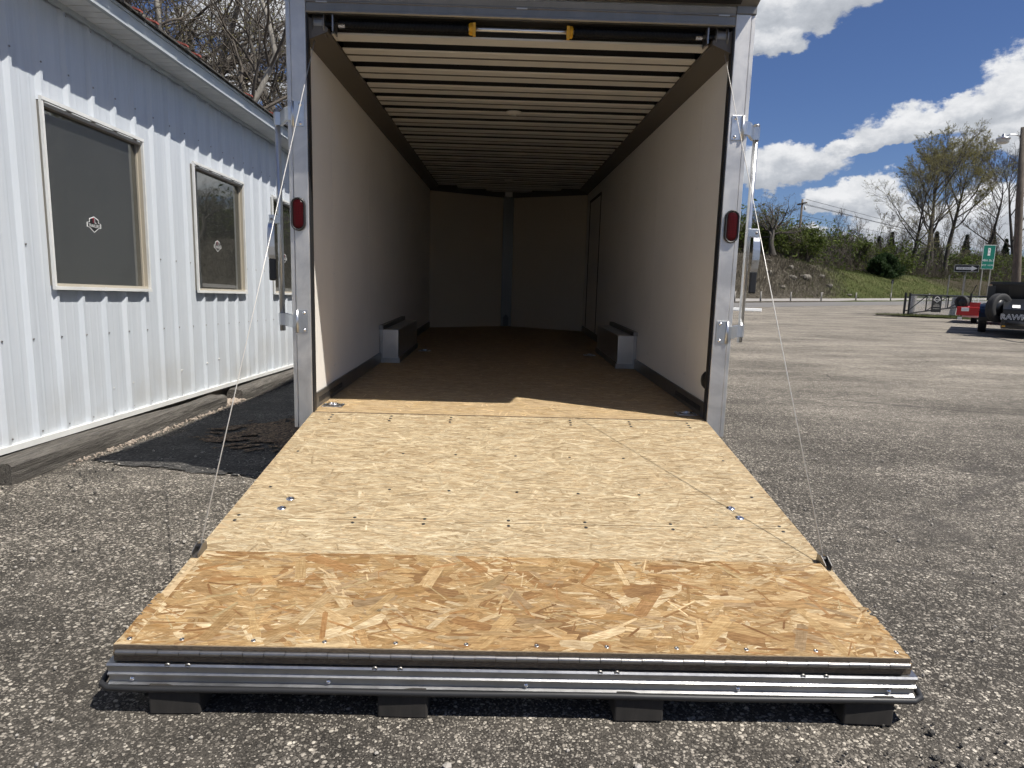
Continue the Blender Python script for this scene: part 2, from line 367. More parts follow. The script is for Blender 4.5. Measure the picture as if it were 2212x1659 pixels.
M['darksteel'] = mat('oiled_steel', metal_fn((0.34, 0.325, 0.31), 0.42))
M['alu3'] = mat('brushed_channel', metal_fn((0.46, 0.46, 0.46), 0.40))
M['nosepost'] = mat('grey_nose_post', col=(0.10, 0.10, 0.098), rough=0.4, metal=0.5)
M['chrome'] = mat('bright_rivet', col=(0.8, 0.8, 0.82), rough=0.2, metal=1.0)
M['rail'] = mat('brown_grey_cove', col=(0.12, 0.108, 0.095), rough=0.55)
M['rubber'] = mat('black_rubber', col=(0.018, 0.018, 0.019), rough=0.5)
M['tyre'] = mat('tyre_rubber', col=(0.025, 0.025, 0.026), rough=0.75)
M['blackpaint'] = mat('black_paint', col=(0.012, 0.013, 0.015), rough=0.32)
M['blackplastic'] = mat('black_plastic', col=(0.015, 0.015, 0.016), rough=0.4)
M['yellow'] = mat('yellow_cone', col=(0.70, 0.36, 0.02), rough=0.5)
M['cable'] = mat('wire_cable', col=(0.62, 0.60, 0.56), rough=0.4, metal=0.3)
M['springblack'] = mat('spring_steel', col=(0.02, 0.02, 0.021), rough=0.4, metal=0.6)
def _wallp(nt, b):
    p = tc(nt); c = nt.ramp(nt.noise(p, 2.5, 5, .6), [(0.3, (0.79, 0.76, 0.71)), (0.7, (0.83, 0.80, 0.745))])
    sc_ = nt.mapr(nt.noise(nt.scale(p, 1, 30, 3), 6, 3, .5), 0.73, 0.75, 0, 0.12)
    c = nt.mix(sc_, c, (0.36, 0.335, 0.30))
    nt.L.new(c, b.inputs['Base Color']); b.inputs['Roughness'].default_value = 0.5
M['liner'] = mat('cream_wall_liner', _wallp)
M['ceil'] = mat('cream_roof_bow', col=(0.71, 0.695, 0.655), rough=0.4)
M['skin'] = mat('shade_black_skin', col=(0.025, 0.023, 0.020), rough=0.7)  # near-black colour puts the shade between the bows into skin and webs
M['nose'] = mat('brown_nose_panel', col=(0.62, 0.55, 0.44), rough=0.55)
M['side'] = mat('white_side_panel', col=(0.70, 0.70, 0.68), rough=0.35)
def _lens(nt, b):
    p = tc(nt); v = nt.vor(p, 110, rnd=0.0)
    c = nt.ramp(v.outputs['Distance'], [(0.0, (0.11, 0.002, 0.004)), (0.6, (0.03, 0.001, 0.001))])
    nt.L.new(c, b.inputs['Base Color']); b.inputs['Roughness'].default_value = 0.35; b.inputs['Specular IOR Level'].default_value = 0.2
M['redlens'] = mat('red_lens', _lens)
def _osb(rough=0.75):
    def f(nt, b):
        uv = nt.n('ShaderNodeUVMap').outputs[0]
        at = nt.n('ShaderNodeVertexColor'); at.layer_name = 'col'
        g = nt.noise(nt.scale(uv, 0.8, 10, 1), 4.0, 3, 0.75)
        c = nt.mix(nt.mapr(g, 0.32, 0.66, 0.0, 1.0), at.outputs[0], nt.mix(1.0, at.outputs[0], (0.70, 0.60, 0.48), 'MULTIPLY'))
        p = gpos(nt)
        c = nt.mix(nt.mapr(nt.noise(p, 1.6, 6, .7), 0.52, 0.78, 0, 0.45), c, nt.mix(1.0, c, (0.66, 0.56, 0.46), 'MULTIPLY'))
        op = tc(nt); wv = nt.mix(0.05, op, nt.noise(op, 7, 2, .6, out=1), 'ADD')
        st = nt.noise(nt.scale(wv, 9, 55, 9), 2.0, 4, 0.72); st2 = nt.noise(nt.scale(wv, 28, 150, 9), 2.0, 2, 0.7)
        f1 = nt.mapr(st, 0.30, 0.70, 0.64, 1.30); f2 = nt.mapr(st2, 0.3, 0.7, 0.84, 1.14); ff = nt.m('MULTIPLY', f1, f2)
        c = nt.mix(1.0, c, nt.comb(ff, nt.m('POWER', ff, 1.12), nt.m('POWER', ff, 1.3)), 'MULTIPLY')
        scuff = nt.m('MULTIPLY', nt.mapr(nt.noise(nt.scale(op, 2.2, 7, 1), 3.0, 4, .72, .8), 0.60, 0.74, 0, 0.40), nt.mapr(nt.noise(op, 2.2, 3, .6), 0.42, 0.6, 0, 1))
        c = nt.mix(scuff, c, (0.20, 0.165, 0.12))
        fleck = nt.m('GREATER_THAN', nt.noise(nt.scale(op, 30, 90, 1), 2.0, 2, .5), 0.735)
        c = nt.mix(nt.m('MULTIPLY', fleck, 0.55), c, (0.12, 0.075, 0.04))
        nt.L.new(c, b.inputs['Base Color']); b.inputs['Roughness'].default_value = rough; b.inputs['Specular IOR Level'].default_value = 0.3
        nt.L.new(nt.bump(g, 0.25, 0.001), b.inputs['Normal'])
    return f
M['osb'] = mat('oriented_strands', _osb())
def _osbbase(nt, b):
    p = tc(nt); g = nt.noise(nt.scale(p, 2, 9, 9), 6, 6, .7)
    c = nt.ramp(g, [(0.3, (0.26, 0.17, 0.085)), (0.7, (0.55, 0.42, 0.25))]); nt.L.new(c, b.inputs['Base Color']); b.inputs['Roughness'].default_value = 0.85
M['osbbase'] = mat('strand_board', _osbbase)
def _edge(nt, b):
    p = tc(nt); g = nt.noise(nt.scale(p, 8, 60, 60), 8, 6, .75)
    c = nt.ramp(g, [(0.3, (0.05, 0.038, 0.026)), (0.55, (0.17, 0.13, 0.09)), (0.75, (0.33, 0.26, 0.18))]); nt.L.new(c, b.inputs['Base Color']); b.inputs['Roughness'].default_value = 0.9
    nt.L.new(nt.bump(g, 0.6, 0.004), b.inputs['Normal'])
M['osbedge'] = mat('board_edge', _edge)
def _diamond(nt, b):
    p = tc(nt); x, y, z = nt.sep(p); k = 55.0
    yz = nt.m('ADD', nt.m('ADD', y, x), z); zy = nt.m('SUBTRACT', nt.m('ADD', y, x), z)
    a1 = nt.m('MULTIPLY', nt.m('SINE', nt.m('MULTIPLY', yz, 2*k)), nt.m('SINE', nt.m('MULTIPLY', zy, k*0.5)))
    nt.L.new(nt.bump(nt.m('GREATER_THAN', nt.m('ABSOLUTE', a1), 0.6), 1.0, 0.004), b.inputs['Normal'])
    b.inputs['Base Color'].default_value = (0.66, 0.66, 0.66, 1); b.inputs['Metallic'].default_value = 1.0; b.inputs['Roughness'].default_value = 0.3
M['diamond'] = mat('diamond_plate', _diamond)
def bark_fn(a, c):
    def f(nt, b):
        p = tc(nt); g = nt.noise(nt.scale(p, 6, 6, 1.2), 3, 6, .7)
        nt.L.new(nt.ramp(g, [(0.3, a), (0.7, c)]), b.inputs['Base Color']); b.inputs['Roughness'].default_value = 0.95
    return f
M['bark'] = mat('dark_bark', bark_fn((0.028, 0.025, 0.021), (0.085, 0.075, 0.063)))
M['bark2'] = mat('grey_bark', bark_fn((0.14, 0.13, 0.112), (0.33, 0.31, 0.275)))
M['twig'] = mat('twig_bark', bark_fn((0.05, 0.043, 0.036), (0.13, 0.11, 0.09)))
def leaf_fn(a, c):
    def f(nt, b):
        rnd = nt.n('ShaderNodeNewGeometry').outputs['Random Per Island']
        cc = nt.ramp(rnd, [(0, a), (1, c)]); nt.L.new(cc, b.inputs['Base Color']); b.inputs['Roughness'].default_value = 0.7
        b.inputs['Specular IOR Level'].default_value = 0.2
        o = [n for n in nt.N if n.type == 'OUTPUT_MATERIAL'][0]
        t = nt.n('ShaderNodeBsdfTranslucent'); nt.L.new(cc, t.inputs[0])
        ms = nt.n('ShaderNodeMixShader'); ms.inputs[0].default_value = 0.35
        nt.L.new(b.outputs[0], ms.inputs[1]); nt.L.new(t.outputs[0], ms.inputs[2]); nt.L.new(ms.outputs[0], o.inputs[0])
    return f
M['bud'] = mat('spring_buds', leaf_fn((0.16, 0.155, 0.055), (0.33, 0.30, 0.12)))
M['budolive'] = mat('olive_buds', leaf_fn((0.13, 0.125, 0.05), (0.27, 0.24, 0.10)))
M['leafgreen'] = mat('fresh_leaves', leaf_fn((0.045, 0.07, 0.015), (0.12, 0.15, 0.035)))
M['juniper'] = mat('juniper_needles', leaf_fn((0.012, 0.028, 0.01), (0.04, 0.07, 0.022)))
M['spruce'] = mat('spruce_needles', leaf_fn((0.010, 0.018, 0.010), (0.03, 0.045, 0.02)))
M['drybrush'] = mat('dry_brush', leaf_fn((0.05, 0.045, 0.035), (0.16, 0.135, 0.10)))
M['grassblade'] = mat('grass_blades', leaf_fn((0.042, 0.058, 0.016), (0.12, 0.13, 0.05)))
def _bank(nt, b):
    p = gpos(nt); x, y, z = nt.sep(p)
    g = nt.noise(p, 0.35, 7, 0.7); g2 = nt.noise(p, 3.0, 5, 0.7)
    grass = nt.ramp(nt.m('ADD', nt.m('MULTIPLY', g, 0.6), nt.m('MULTIPLY', g2, 0.4)), [(0.32, (0.040, 0.052, 0.016)), (0.50, (0.072, 0.085, 0.028)), (0.62, (0.12, 0.115, 0.055)), (0.72, (0.17, 0.15, 0.085))])
    rock = nt.ramp(g2, [(0.3, (0.035, 0.03, 0.024)), (0.55, (0.10, 0.088, 0.068)), (0.75, (0.20, 0.18, 0.145))])
    # brushy rock cut on the left end of the bank
    m = nt.mapr(nt.m('ADD', nt.m('SUBTRACT', x, nt.m('MULTIPLY', y, 0.42)), nt.m('MULTIPLY', nt.m('SUBTRACT', g, 0.5), 7.0)), 4.0, 8.0, 1, 0, True)
    wood = nt.mapr(nt.m('ADD', nt.m('SUBTRACT', y, nt.m('MULTIPLY', x, 0.25)), nt.m('MULTIPLY', nt.m('SUBTRACT', g, 0.5), 5.0)), 75, 78, 0, 1)
    c = nt.mix(m, grass, rock); c = nt.mix(wood, c, (0.06, 0.05, 0.035))
    nt.L.new(c, b.inputs['Base Color']); b.inputs['Roughness'].default_value = 0.95; b.inputs['Specular IOR Level'].default_value = 0.1
    nt.L.new(nt.bump(nt.m('ADD', g2, nt.m('MULTIPLY', nt.noise(p, 14, 3, .7), .5)), 1.0, 0.25), b.inputs['Normal'])
M['bank'] = mat('bank_earth_and_grass', _bank)
def _rock(nt, b):
    p = gpos(nt); c = nt.ramp(nt.noise(p, 2.0, 6, .7), [(0.3, (0.10, 0.09, 0.074)), (0.7, (0.24, 0.22, 0.185))]); nt.L.new(c, b.inputs['Base Color']); b.inputs['Roughness'].default_value = 0.95
    nt.L.new(nt.bump(nt.noise(p, 5, 5, .7), 0.8, 0.15), b.inputs['Normal'])
M['rock'] = mat('limestone', _rock)
M['pinkrock'] = mat('pink_rubble', col=(0.33, 0.275, 0.225), rough=0.95)
M['darkrubble'] = mat('asphalt_crumb', col=(0.06, 0.056, 0.051), rough=0.95)
M['signgreen'] = mat('sign_green', col=(0.0, 0.16, 0.11), rough=0.4)
M['signwhite'] = mat('sign_white', col=(0.78, 0.78, 0.76), rough=0.45)
M['signblack'] = mat('sign_black', col=(0.012, 0.012, 0.012), rough=0.45)
M['red'] = mat('red_paint', col=(0.45, 0.012, 0.015), rough=0.35)
M['redtape'] = mat('red_white_tape', col=(0.62, 0.30, 0.28), rough=0.5)
M['polewood'] = mat('creosote_pole', bark_fn((0.07, 0.058, 0.047), (0.17, 0.145, 0.115)))
M['greypost'] = mat('weathered_grey_post', bark_fn((0.20, 0.19, 0.17), (0.36, 0.34, 0.31)))
M['stickred'] = mat('sticker_red', col=(0.45, 0.02, 0.05), rough=0.4)
M['tan'] = mat('tan_board', col=(0.50, 0.38, 0.22), rough=0.7)
M['blockwood'] = mat('shade_dark_block', bark_fn((0.012, 0.011, 0.010), (0.035, 0.031, 0.027)))  # wood colour darkened to carry the shade under the ramp
M['paleglass'] = mat('lamp_glass', col=(0.55, 0.57, 0.55), rough=0.2)
# ------------------------------------------------------------------ ground
rng = np.random.default_rng(7)
def sst(t): t = np.clip(t, 0, 1); return t*t*(3-2*t)
def gz(x, y):
    x = np.asarray(x, float); y = np.asarray(y, float)
    return -0.036*np.clip(y, 0, 14)*sst((-1.35-x)/0.9)
def vnoise(x, y, seed, f):   # smooth value noise
    r = np.random.default_rng(seed); T = r.random((64, 64))
    X = x*f; Y = y*f; xi = np.floor(X).astype(int); yi = np.floor(Y).astype(int); u = sst(X-xi); v = sst(Y-yi)
    a = T[xi % 64, yi % 64]; b = T[(xi+1) % 64, yi % 64]; c = T[xi % 64, (yi+1) % 64]; d_ = T[(xi+1) % 64, (yi+1) % 64]
    return (a*(1-u)+b*u)*(1-v) + (c*(1-u)+d_*u)*v - 0.5
def axis(lo, hi, fine_lo, fine_hi, step):
    a = list(np.arange(fine_lo, fine_hi+1e-6, step)); s = step
    x = fine_hi
    while x < hi: s *= 1.35; x += s; a.append(min(x, hi))
    x = fine_lo; s = step
    while x > lo: s *= 1.35; x -= s; a.insert(0, max(x, lo))
    return np.array(a)
def sheet(name, xs, ys, zf, m, mask=None):
    X, Y = np.meshgrid(xs, ys, indexing='ij'); Z = zf(X, Y); n, k = X.shape
    V = np.stack([X, Y, Z], -1).reshape(-1, 3)
    i, j = np.meshgrid(np.arange(n-1), np.arange(k-1), indexing='ij')
    a = (i*k+j).ravel(); q = np.stack([a, a+k, a+k+1, a+1], 1)
    if mask is not None:
        cx = V[q].mean(1); q = q[mask(cx[:, 0], cx[:, 1])]
    o = bpy.data.objects.new(name, np_mesh(name, V, q)); COL.objects.link(o); o.data.materials.append(m); o['kind'] = 'structure'
    return o
def ground_z(x, y):
    near = np.exp(-((x*x+(y+2)**2)/90.0))
    return gz(x, y) + near*(0.010*vnoise(x, y, 3, 1.3) + 0.005*vnoise(x+9, y, 4, 4.1)) - 0.006
sheet('ground', axis(-400, 900, -5, 6, 0.1), axis(-120, 1500, -5, 6, 0.1), ground_z, M['asphalt'])
# new asphalt strip; trailer shadow also put into its dark colour and ragged outline
def ragged(x, y): return 0.10*vnoise(x, y, 11, 1.6) + 0.06*vnoise(x, y, 12, 5.0) + 0.09*vnoise(x, y, 13, 21.0)
sheet('shaded_asphalt_patch', np.arange(-2.98, -0.6, 0.022), np.concatenate([np.arange(0.1, 3.0, 0.022), np.arange(3.0, 9.0, 0.1)]), lambda x, y: gz(x, y)+0.0005+0.010*vnoise(x, y, 21, 9), M['fresh'],
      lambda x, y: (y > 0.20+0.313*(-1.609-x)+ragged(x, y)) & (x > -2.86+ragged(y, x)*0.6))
sheet('gravel_patch', np.arange(-2.6, -1.0, 0.025), np.arange(0.8, 2.6, 0.025), lambda x, y: gz(x, y)+0.011+0.004*vnoise(x, y, 22, 7), M['brown'],
      lambda x, y: (((x+1.65)/0.78)**2+((y-1.65)/0.62)**2 + 5*ragged(x*2, y*2)+2.0*vnoise(x, y, 23, 14) < 1))
def poly_sheet(name, pts, z, m):
    mb = MB(); mb.add([(x, y, z) for x, y in pts], [tuple(range(len(pts)))]); o = mb.build(name, m); o['kind'] = 'structure'; return o
# highway beyond the lot: two carriageways
dr = Vector((0.77, 0.638))
def along(p, t): return (p[0]+dr.x*t, p[1]+dr.y*t)
nA, bA, gA = (12.6, 31.8), (15.0, 40.2), (19.3, 50.8)
poly_sheet('road', [along(nA, -60), along(nA, 200), along(bA, 200), along(bA, -60)], 0.004, M['road'])
poly_sheet('highway', [along(bA, -60), along(bA, 260), along((21, 53), 260), along((21, 53), -60)], 0.003, M['concrete'])
# ------------------------------------------------------------------ far bank
def bank_z(x, y):
    dperp = -(x-gA[0])*dr.y + (y-gA[1])*dr.x        # distance behind the grass line
    t = dperp
    low = sst(t/8.0)*2.9 + sst((t-10)/30)*1.4
    mound = 2.6*np.exp(-(((x-26)/11.0)**2)*0.9)*sst((t+1)/5.0)
    z = low*0.95 + mound*0.55 + 0.5*vnoise(x, y, 31, 0.25)*sst(t/6) + 0.16*vnoise(x, y, 32, 1.1)*sst(t/6)
    return np.where(t < 0, -0.4, z-0.05)
sheet('grass_bank', np.arange(-60, 260, 1.2), np.arange(0, 330, 1.2), bank_z, M['bank'],
      lambda x, y: (-(x-gA[0])*dr.y + (y-gA[1])*dr.x) > -2.5)
# ------------------------------------------------------------------ cargo trailer (local z = 0 is its floor)
FZ = 0.48
T = thing('cargo_trailer', 'open-backed aluminium cargo trailer with cream liner and lowered strand-board ramp', 'trailer', (0, 0, FZ))
def strands(name, parent, x0, x1, y0, y1, z, n, lo, hi, pal, ang, seed, wid=(0.008, 0.028), zr=0.0008, rot=None, loc=None):
    r = np.random.default_rng(seed); V = []; F = []; Cc = []; U = []
    cx = r.uniform(x0, x1, n); cy = r.uniform(y0, y1, n)
    L = np.clip(r.lognormal(math.log((lo+hi)/2), 0.35, n), lo*0.6, hi*1.5); W = r.uniform(*wid, n)*np.clip(L/0.09, 0.6, 1.4)
    A = np.where(r.random(n) < 0.72, r.normal(0, ang, n), r.normal(0, 1.0, n)); zz = z+r.random(n)*zr
    pal = np.array(pal); pi = r.integers(0, len(pal), n)
    cols = np.clip(pal[pi]*r.normal(1, 0.09, (n, 1)), 0.01, 0.95)
    sh = np.array([(-1, -.35), (-.8, -1), (.85, -1), (1, .1), (.9, 1), (-.9, 1)])
    for i in range(n):
        p = sh*(L[i]/2, W[i]/2)*(1+r.normal(0, 0.07, (6, 2)))
        c, s = math.cos(A[i]), math.sin(A[i])
        X = np.clip(cx[i]+p[:, 0]*c-p[:, 1]*s, x0, x1); Y = np.clip(cy[i]+p[:, 0]*s+p[:, 1]*c, y0, y1)
        k = len(V); V += list(zip(X, Y, [zz[i]]*6)); F.append(tuple(range(k, k+6)))
        Cc += [(*cols[i], 1.0)]*6; o_ = r.random(2)*50; U += [(a*5+o_[0], b_*5+o_[1]) for a, b_ in p*1.0]
    me = bpy.data.meshes.new(name); me.from_pydata(V, [], F)
    ca = me.color_attributes.new('col', 'FLOAT_COLOR', 'CORNER'); ca.data.foreach_set('color', np.array(Cc, np.float32).ravel())
    uvl = me.uv_layers.new(name='UVMap'); uvl.data.foreach_set('uv', np.array(U, np.float32).ravel())
    o = bpy.data.objects.new(name, me); COL.objects.link(o); fin(o, M['osb'], parent, 0, loc, rot); o['kind'] = 'stuff'; return o
PALE = [(0.50, 0.415, 0.29), (0.48, 0.39, 0.265), (0.525, 0.445, 0.32), (0.45, 0.36, 0.24), (0.51, 0.425, 0.30), (0.55, 0.47, 0.345), (0.41, 0.32, 0.205), (0.49, 0.405, 0.28), (0.36, 0.28, 0.18)]
PALE = [(a*1.005, b_*1.02, c_*0.985) for a, b_, c_ in PALE]
FLOORC = [(0.64, 0.50, 0.30), (0.61, 0.47, 0.275), (0.67, 0.53, 0.33), (0.56, 0.42, 0.23), (0.65, 0.51, 0.31), (0.50, 0.365, 0.195)]
GOLD0 = [(0.40, 0.255, 0.115), (0.36, 0.22, 0.095), (0.44, 0.30, 0.15), (0.31, 0.18, 0.07), (0.49, 0.355, 0.195), (0.38, 0.24, 0.105), (0.27, 0.15, 0.06), (0.53, 0.40, 0.235), (0.34, 0.21, 0.09), (0.42, 0.275, 0.125), (0.39, 0.26, 0.125), (0.33, 0.22, 0.115)]
_g = np.array(GOLD0)*np.array([0.97, 1.05, 1.16]); GOLD = [tuple(x) for x in (_g.mean(0)+(_g-_g.mean(0))*1.05)]
# floor
NY, NV = 6.675, 7.42
f = MB().prism([(-1.225, 0.0), (1.225, 0.0), (1.225, NY), (0, NV+0.02), (-1.225, NY)], 'z', -0.022, 0.0).build('floor', M['osbbase'], T)
strands('floor_strands', f, -1.2, 1.2, 0.002, NY, 0.0006, 11000, 0.05, 0.10, FLOORC, 0.10, 5, wid=(0.004, 0.014))
MB().box(-1.22, 1.22, -0.0015, 0.0, -0.020, -0.002).build('floor_edge', M['osbedge'], T)
MB().box(-1.19, 1.19, -0.012, -0.003, -0.07, -0.022).build('sill', M['alu2'], T)
MB().box(-1.25, 1.25, 0.0, 6.6, -0.13, -0.024).build('frame', M['darksteel'], T)
# liner panels and outer skin
for sx in (-1, 1):
    ys = [0.02, 0.62, 1.84, 3.06, 4.28, 5.50, NY]
    for a, b in zip(ys[:-1], ys[1:]):
        x0, x1 = sorted((sx*1.205, sx*1.212))
        MB().box(x0, x1, a+0.0022, b-0.0022, 0.085, 2.12).build('wall_panel', M['liner'], T)
    x0, x1 = sorted((sx*1.2125, sx*1.215)); MB().box(x0, x1, 0.01, NY, 0.0, 2.2).build('wall_backing', M['rail'], T)
    x0, x1 = sorted((sx*1.25, sx*1.288)); MB().box(x0, x1, 0.04, NY, -0.08, 2.36).build('side_panel', M['side'], T)
    # kick strip with vent slots towards the rear
    x0, x1 = sorted((sx*1.190, sx*1.2045)); MB().box(x0, x1, 0.06, NY-0.02, 0.0, 0.095).build('kick_strip', M['alu2'], T, bevel=0.004)
    sl = MB().box(-0.002, 0.002, -0.005, 0.005, -0.017, 0.017).mesh('vent_slot')
    for i in range(22):
        inst('vent_slot', sl, M['blackplastic'], T, (sx*1.1895, 0.16+i*0.028, 0.045))
    fb_ = MB()
    for yy in [q_+d_ for q_ in ys[1:-1] for d_ in (-0.02, 0.02)]+[q_+0.61 for q_ in ys[1:-1]]:
        for zz in np.arange(0.2, 2.1, 0.31): fb_.lathe([(0, -sx*.002), (.005, -sx*.0015), (.006, 0)], 'x', (sx*1.2049, yy, zz), 6)
    fo = fb_.build('liner_fasteners', M['ceil'], T); fo['kind'] = 'stuff'
    # cove rail at the top of the wall
    pr = [(0.02, 2.105), (0.02, 2.125), (0.02, 2.235), (0.02, 2.25)]
    xa, xb, xc = sx*1.2045, sx*1.075, sx*1.205
    mb = MB(); y0, y1 = 0.02, NY-0.03
    pts = [(xa, 2.10), (xa-sx*0.012, 2.10), (xb, 2.148), (xb, 2.168), (xa, 2.235)]
    n = len(pts); mb.add([(p[0], y0, p[1]) for p in pts]+[(p[0], y1, p[1]) for p in pts],
        [tuple(range(n)), tuple(range(2*n-1, n-1, -1))]+[(i, i+n, (i+1) % n+n, (i+1) % n) for i in range(n)])
    mb.build('cove_rail', M['rail'], T)
# roof skin, roof top, bows
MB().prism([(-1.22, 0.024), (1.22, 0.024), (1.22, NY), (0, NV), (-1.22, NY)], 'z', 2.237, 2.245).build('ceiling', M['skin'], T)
MB().prism([(-1.29, 0.0), (1.29, 0.0), (1.29, NY+0.05), (0, NV+0.09), (-1.29, NY+0.05)], 'z', 2.335, 2.385).build('roof', M['side'], T)
def bow_parts(h, first=False):
    z0, z1 = 2.163, 2.2355
    fb = MB().prism([(0.006, z0), (0.122, z0), (0.126, z0+0.004), (0.126, z0+0.010), (0.006, z0+0.010)], 'x', -h, h).mesh('roof_bow')
    fa = None if first else MB().prism([(-0.104, z0+0.008), (-0.100, z0+0.003), (-0.012, z0+0.003), (-0.012, z0+0.012), (-0.104, z0+0.012)], 'x', -h, h).mesh('flange')
    wb_ = MB().box(-h+.002, h-.002, -0.088 if not first else 0.012, 0.112, z0+0.0125, z1).mesh('web')
    js = MB().box(-h+.001, h-.001, -0.012, 0.0065, z0-0.0012, z0+0.0022).mesh('slit_shade_strip')  # dark strip colouring in the shade of the slit between flanges
    return fb, fa, wb_, js
def add_bow(parts, y):
    o = inst('roof_bow', parts[0], M['ceil'], T, (0, y, 0))
    if parts[1]: inst('flange', parts[1], M['ceil'], o)
    inst('web', parts[2], M['skin'], o)  # web coloured near-black for the shade between bows
    if parts[1]: inst('slit_shade_strip', parts[3], M['rail'], o)
bp = bow_parts(1.074)
for i in range(18):
    y = 0.10+0.376*i
    if y < NY-0.1: add_bow(bp if i else bow_parts(1.074, True), y)
for y, h in ((6.83, 0.80), (7.13, 0.36)): add_bow(bow_parts(h), y)
# front wedge
for sx in (-1, 1):
    a = Vector((sx*1.212, NY, 0)); b = Vector((sx*0.075, NV-0.03, 0)); dn = (b-a).normalized(); nn = Vector((-dn.y, dn.x, 0))*(1 if sx < 0 else -1)
    mb = MB(); vs = []
    for z in (0.0, 2.09): vs += [a+Vector((0, 0, z)), b+Vector((0, 0, z)), b+nn*0.01+Vector((0, 0, z)), a+nn*0.01+Vector((0, 0, z))]
    mb.add(vs, [(0, 3, 2, 1), (4, 5, 6, 7), (0, 1, 5, 4), (1, 2, 6, 5), (2, 3, 7, 6), (3, 0, 4, 7)]); mb.build('nose_panel', M['nose'], T)
    mb = MB(); vs = []; o1 = nn*0.02
    for z in (-0.08, 2.36): vs += [a+o1+Vector((sx*0.07, 0, z)), b+o1+Vector((-sx*0.075, 0.05, z)), b+o1+Vector((-sx*0.075, 0.09, z)), a+o1+Vector((sx*0.07, 0.04, z))]
    mb.add(vs, [(0, 3, 2, 1), (4, 5, 6, 7), (0, 1, 5, 4), (1, 2, 6, 5), (2, 3, 7, 6), (3, 0, 4, 7)]); mb.build('front_panel', M['side'], T)
    mb = MB(); vs = []
    for z in (2.085, 2.234): vs += [a-nn*0.03+Vector((0, 0, z)), b-nn*0.03+Vector((0, 0, z)), b-nn*0.003+Vector((0, 0, z)), a-nn*0.003+Vector((0, 0, z))]
    mb.add(vs, [(0, 3, 2, 1), (4, 5, 6, 7), (0, 1, 5, 4), (1, 2, 6, 5), (2, 3, 7, 6), (3, 0, 4, 7)]); mb.build('nose_rail', M['rail'], T)
MB().box(-0.17, 0.17, NV-0.018, NV+0.06, -0.07, 2.334).build('nose_leak_plug', M['side'], T)  # unseen plug added to keep sky light from leaking in
MB().box(-0.085, 0.085, NV-0.055, NV-0.02, 0.0, 2.10).build('nose_post', M['nosepost'], T, bevel=0.004)
MB().prism([(-0.045, 0.0), (0.045, 0.0), (0.045, 0.14), (0.0, 0.19), (-0.045, 0.14)], 'y', NV-0.062, NV-0.057)
mb = MB(); mb.add([(-0.045, NV-0.058, 0.005), (0.045, NV-0.058, 0.005), (0.045, NV-0.058, 0.15), (0, NV-0.058, 0.20), (-0.045, NV-0.058, 0.15),
    (-0.045, NV-0.056, 0.005), (0.045, NV-0.056, 0.005), (0.045, NV-0.056, 0.15), (0, NV-0.056, 0.20), (-0.045, NV-0.056, 0.15)], [(0, 1, 2, 3, 4), (9, 8, 7, 6, 5), (0, 5, 6, 1), (1, 6, 7, 2), (2, 7, 8, 3), (3, 8, 9, 4), (4, 9, 5, 0)])
mb.build('post_notch_cover', M['blackplastic'], T)
# side door outline in the right wall
fr = MB().box(1.199, 1.2045, 5.18, 5.215, 0.10, 1.96).box(1.199, 1.2045, 6.29, 6.325, 0.10, 1.96).box(1.199, 1.2045, 5.215, 6.29, 1.925, 1.96).build('side_door_frame', M['rail'], T)
# wheel boxes
for sx in (-1, 1):
    x0, x1 = sorted((sx*1.03, sx*1.2035)); wb = MB().box(x0, x1, 2.33, 3.74, 0.0, 0.31).build('wheel_box', M['diamond'], T, bevel=0.004)
    x0, x1 = sorted((sx*1.015, sx*1.203)); MB().box(x0, x1, 2.318, 2.328, 0.0, 0.045).build('flange', M['alu3'], wb)
    x0, x1 = sorted((sx*1.175, sx*1.203)); MB().box(x0, x1, 2.32, 2.3285, 0.045, 0.31).build('flange', M['alu3'], wb)
    x0, x1 = sorted((sx*1.165, sx*1.2035)); MB().box(x0, x1, 2.30, 3.75, 0.3105, 0.35).build('top_flange', M['alu2'], wb)
    x0, x1 = sorted((sx*1.018, sx*1.0295)); MB().box(x0, x1, 2.33, 3.74, 0.0, 0.05).build('flange', M['alu2'], wb)
# recessed tie-down rings
def dring(x, y):
    mb = MB(); mb.box(-0.065, 0.065, -0.05, 0.05, 0.0, 0.004)
    p = mb.build('tie_down', M['steel'], T, bevel=0.002, loc=(x, y, 0.0015))
    MB().lathe([(0.0, 0.0042), (0.04, 0.0043), (0.043, 0.006), (0.046, 0.0042)], seg=20).build('recess', M['darksteel'], p, smooth=True)
    c = [(0.032*math.cos(a), 0.026*math.sin(a), 0.010) for a in np.linspace(0, 2*math.pi, 17)]
    MB().tube(c, 0.005, 6, False).build('ring', M['chrome'], p, smooth=True)
    for dx_ in (-.055, .055):
        for dy_ in (-.04, .04): MB().lathe([(0, .0075), (.006, .0065), (.008, .004)], c=(dx_, dy_, 0), seg=8).build('screw', M['chrome'], p, smooth=True)
for x, y in ((-1.115, 0.19), (1.115, 0.19), (-0.90, 3.38), (0.90, 3.35)): dring(x, y)
# dome lights on the ceiling, black wall socket
for y in (1.84, 5.87):
    dl = MB().lathe([(0.0, -0.022), (0.04, -0.020), (0.06, -0.012), (0.066, 0.0)], c=(0, 0, 0), seg=28).build('dome_light', M['ceil'], T, smooth=True, loc=(-0.012, y, 2.163))
    MB().lathe([(0.0, -0.030), (0.022, -0.030), (0.026, -0.024)], seg=16).build('lens', M['paleglass'], dl, smooth=True)
MB().lathe([(0.0, -0.02), (0.035, -0.018), (0.05, -0.006), (0.055, 0.0)], 'x', (1.204, 0.13, 0.23), 20).build('wall_socket', M['blackplastic'], T, smooth=True)
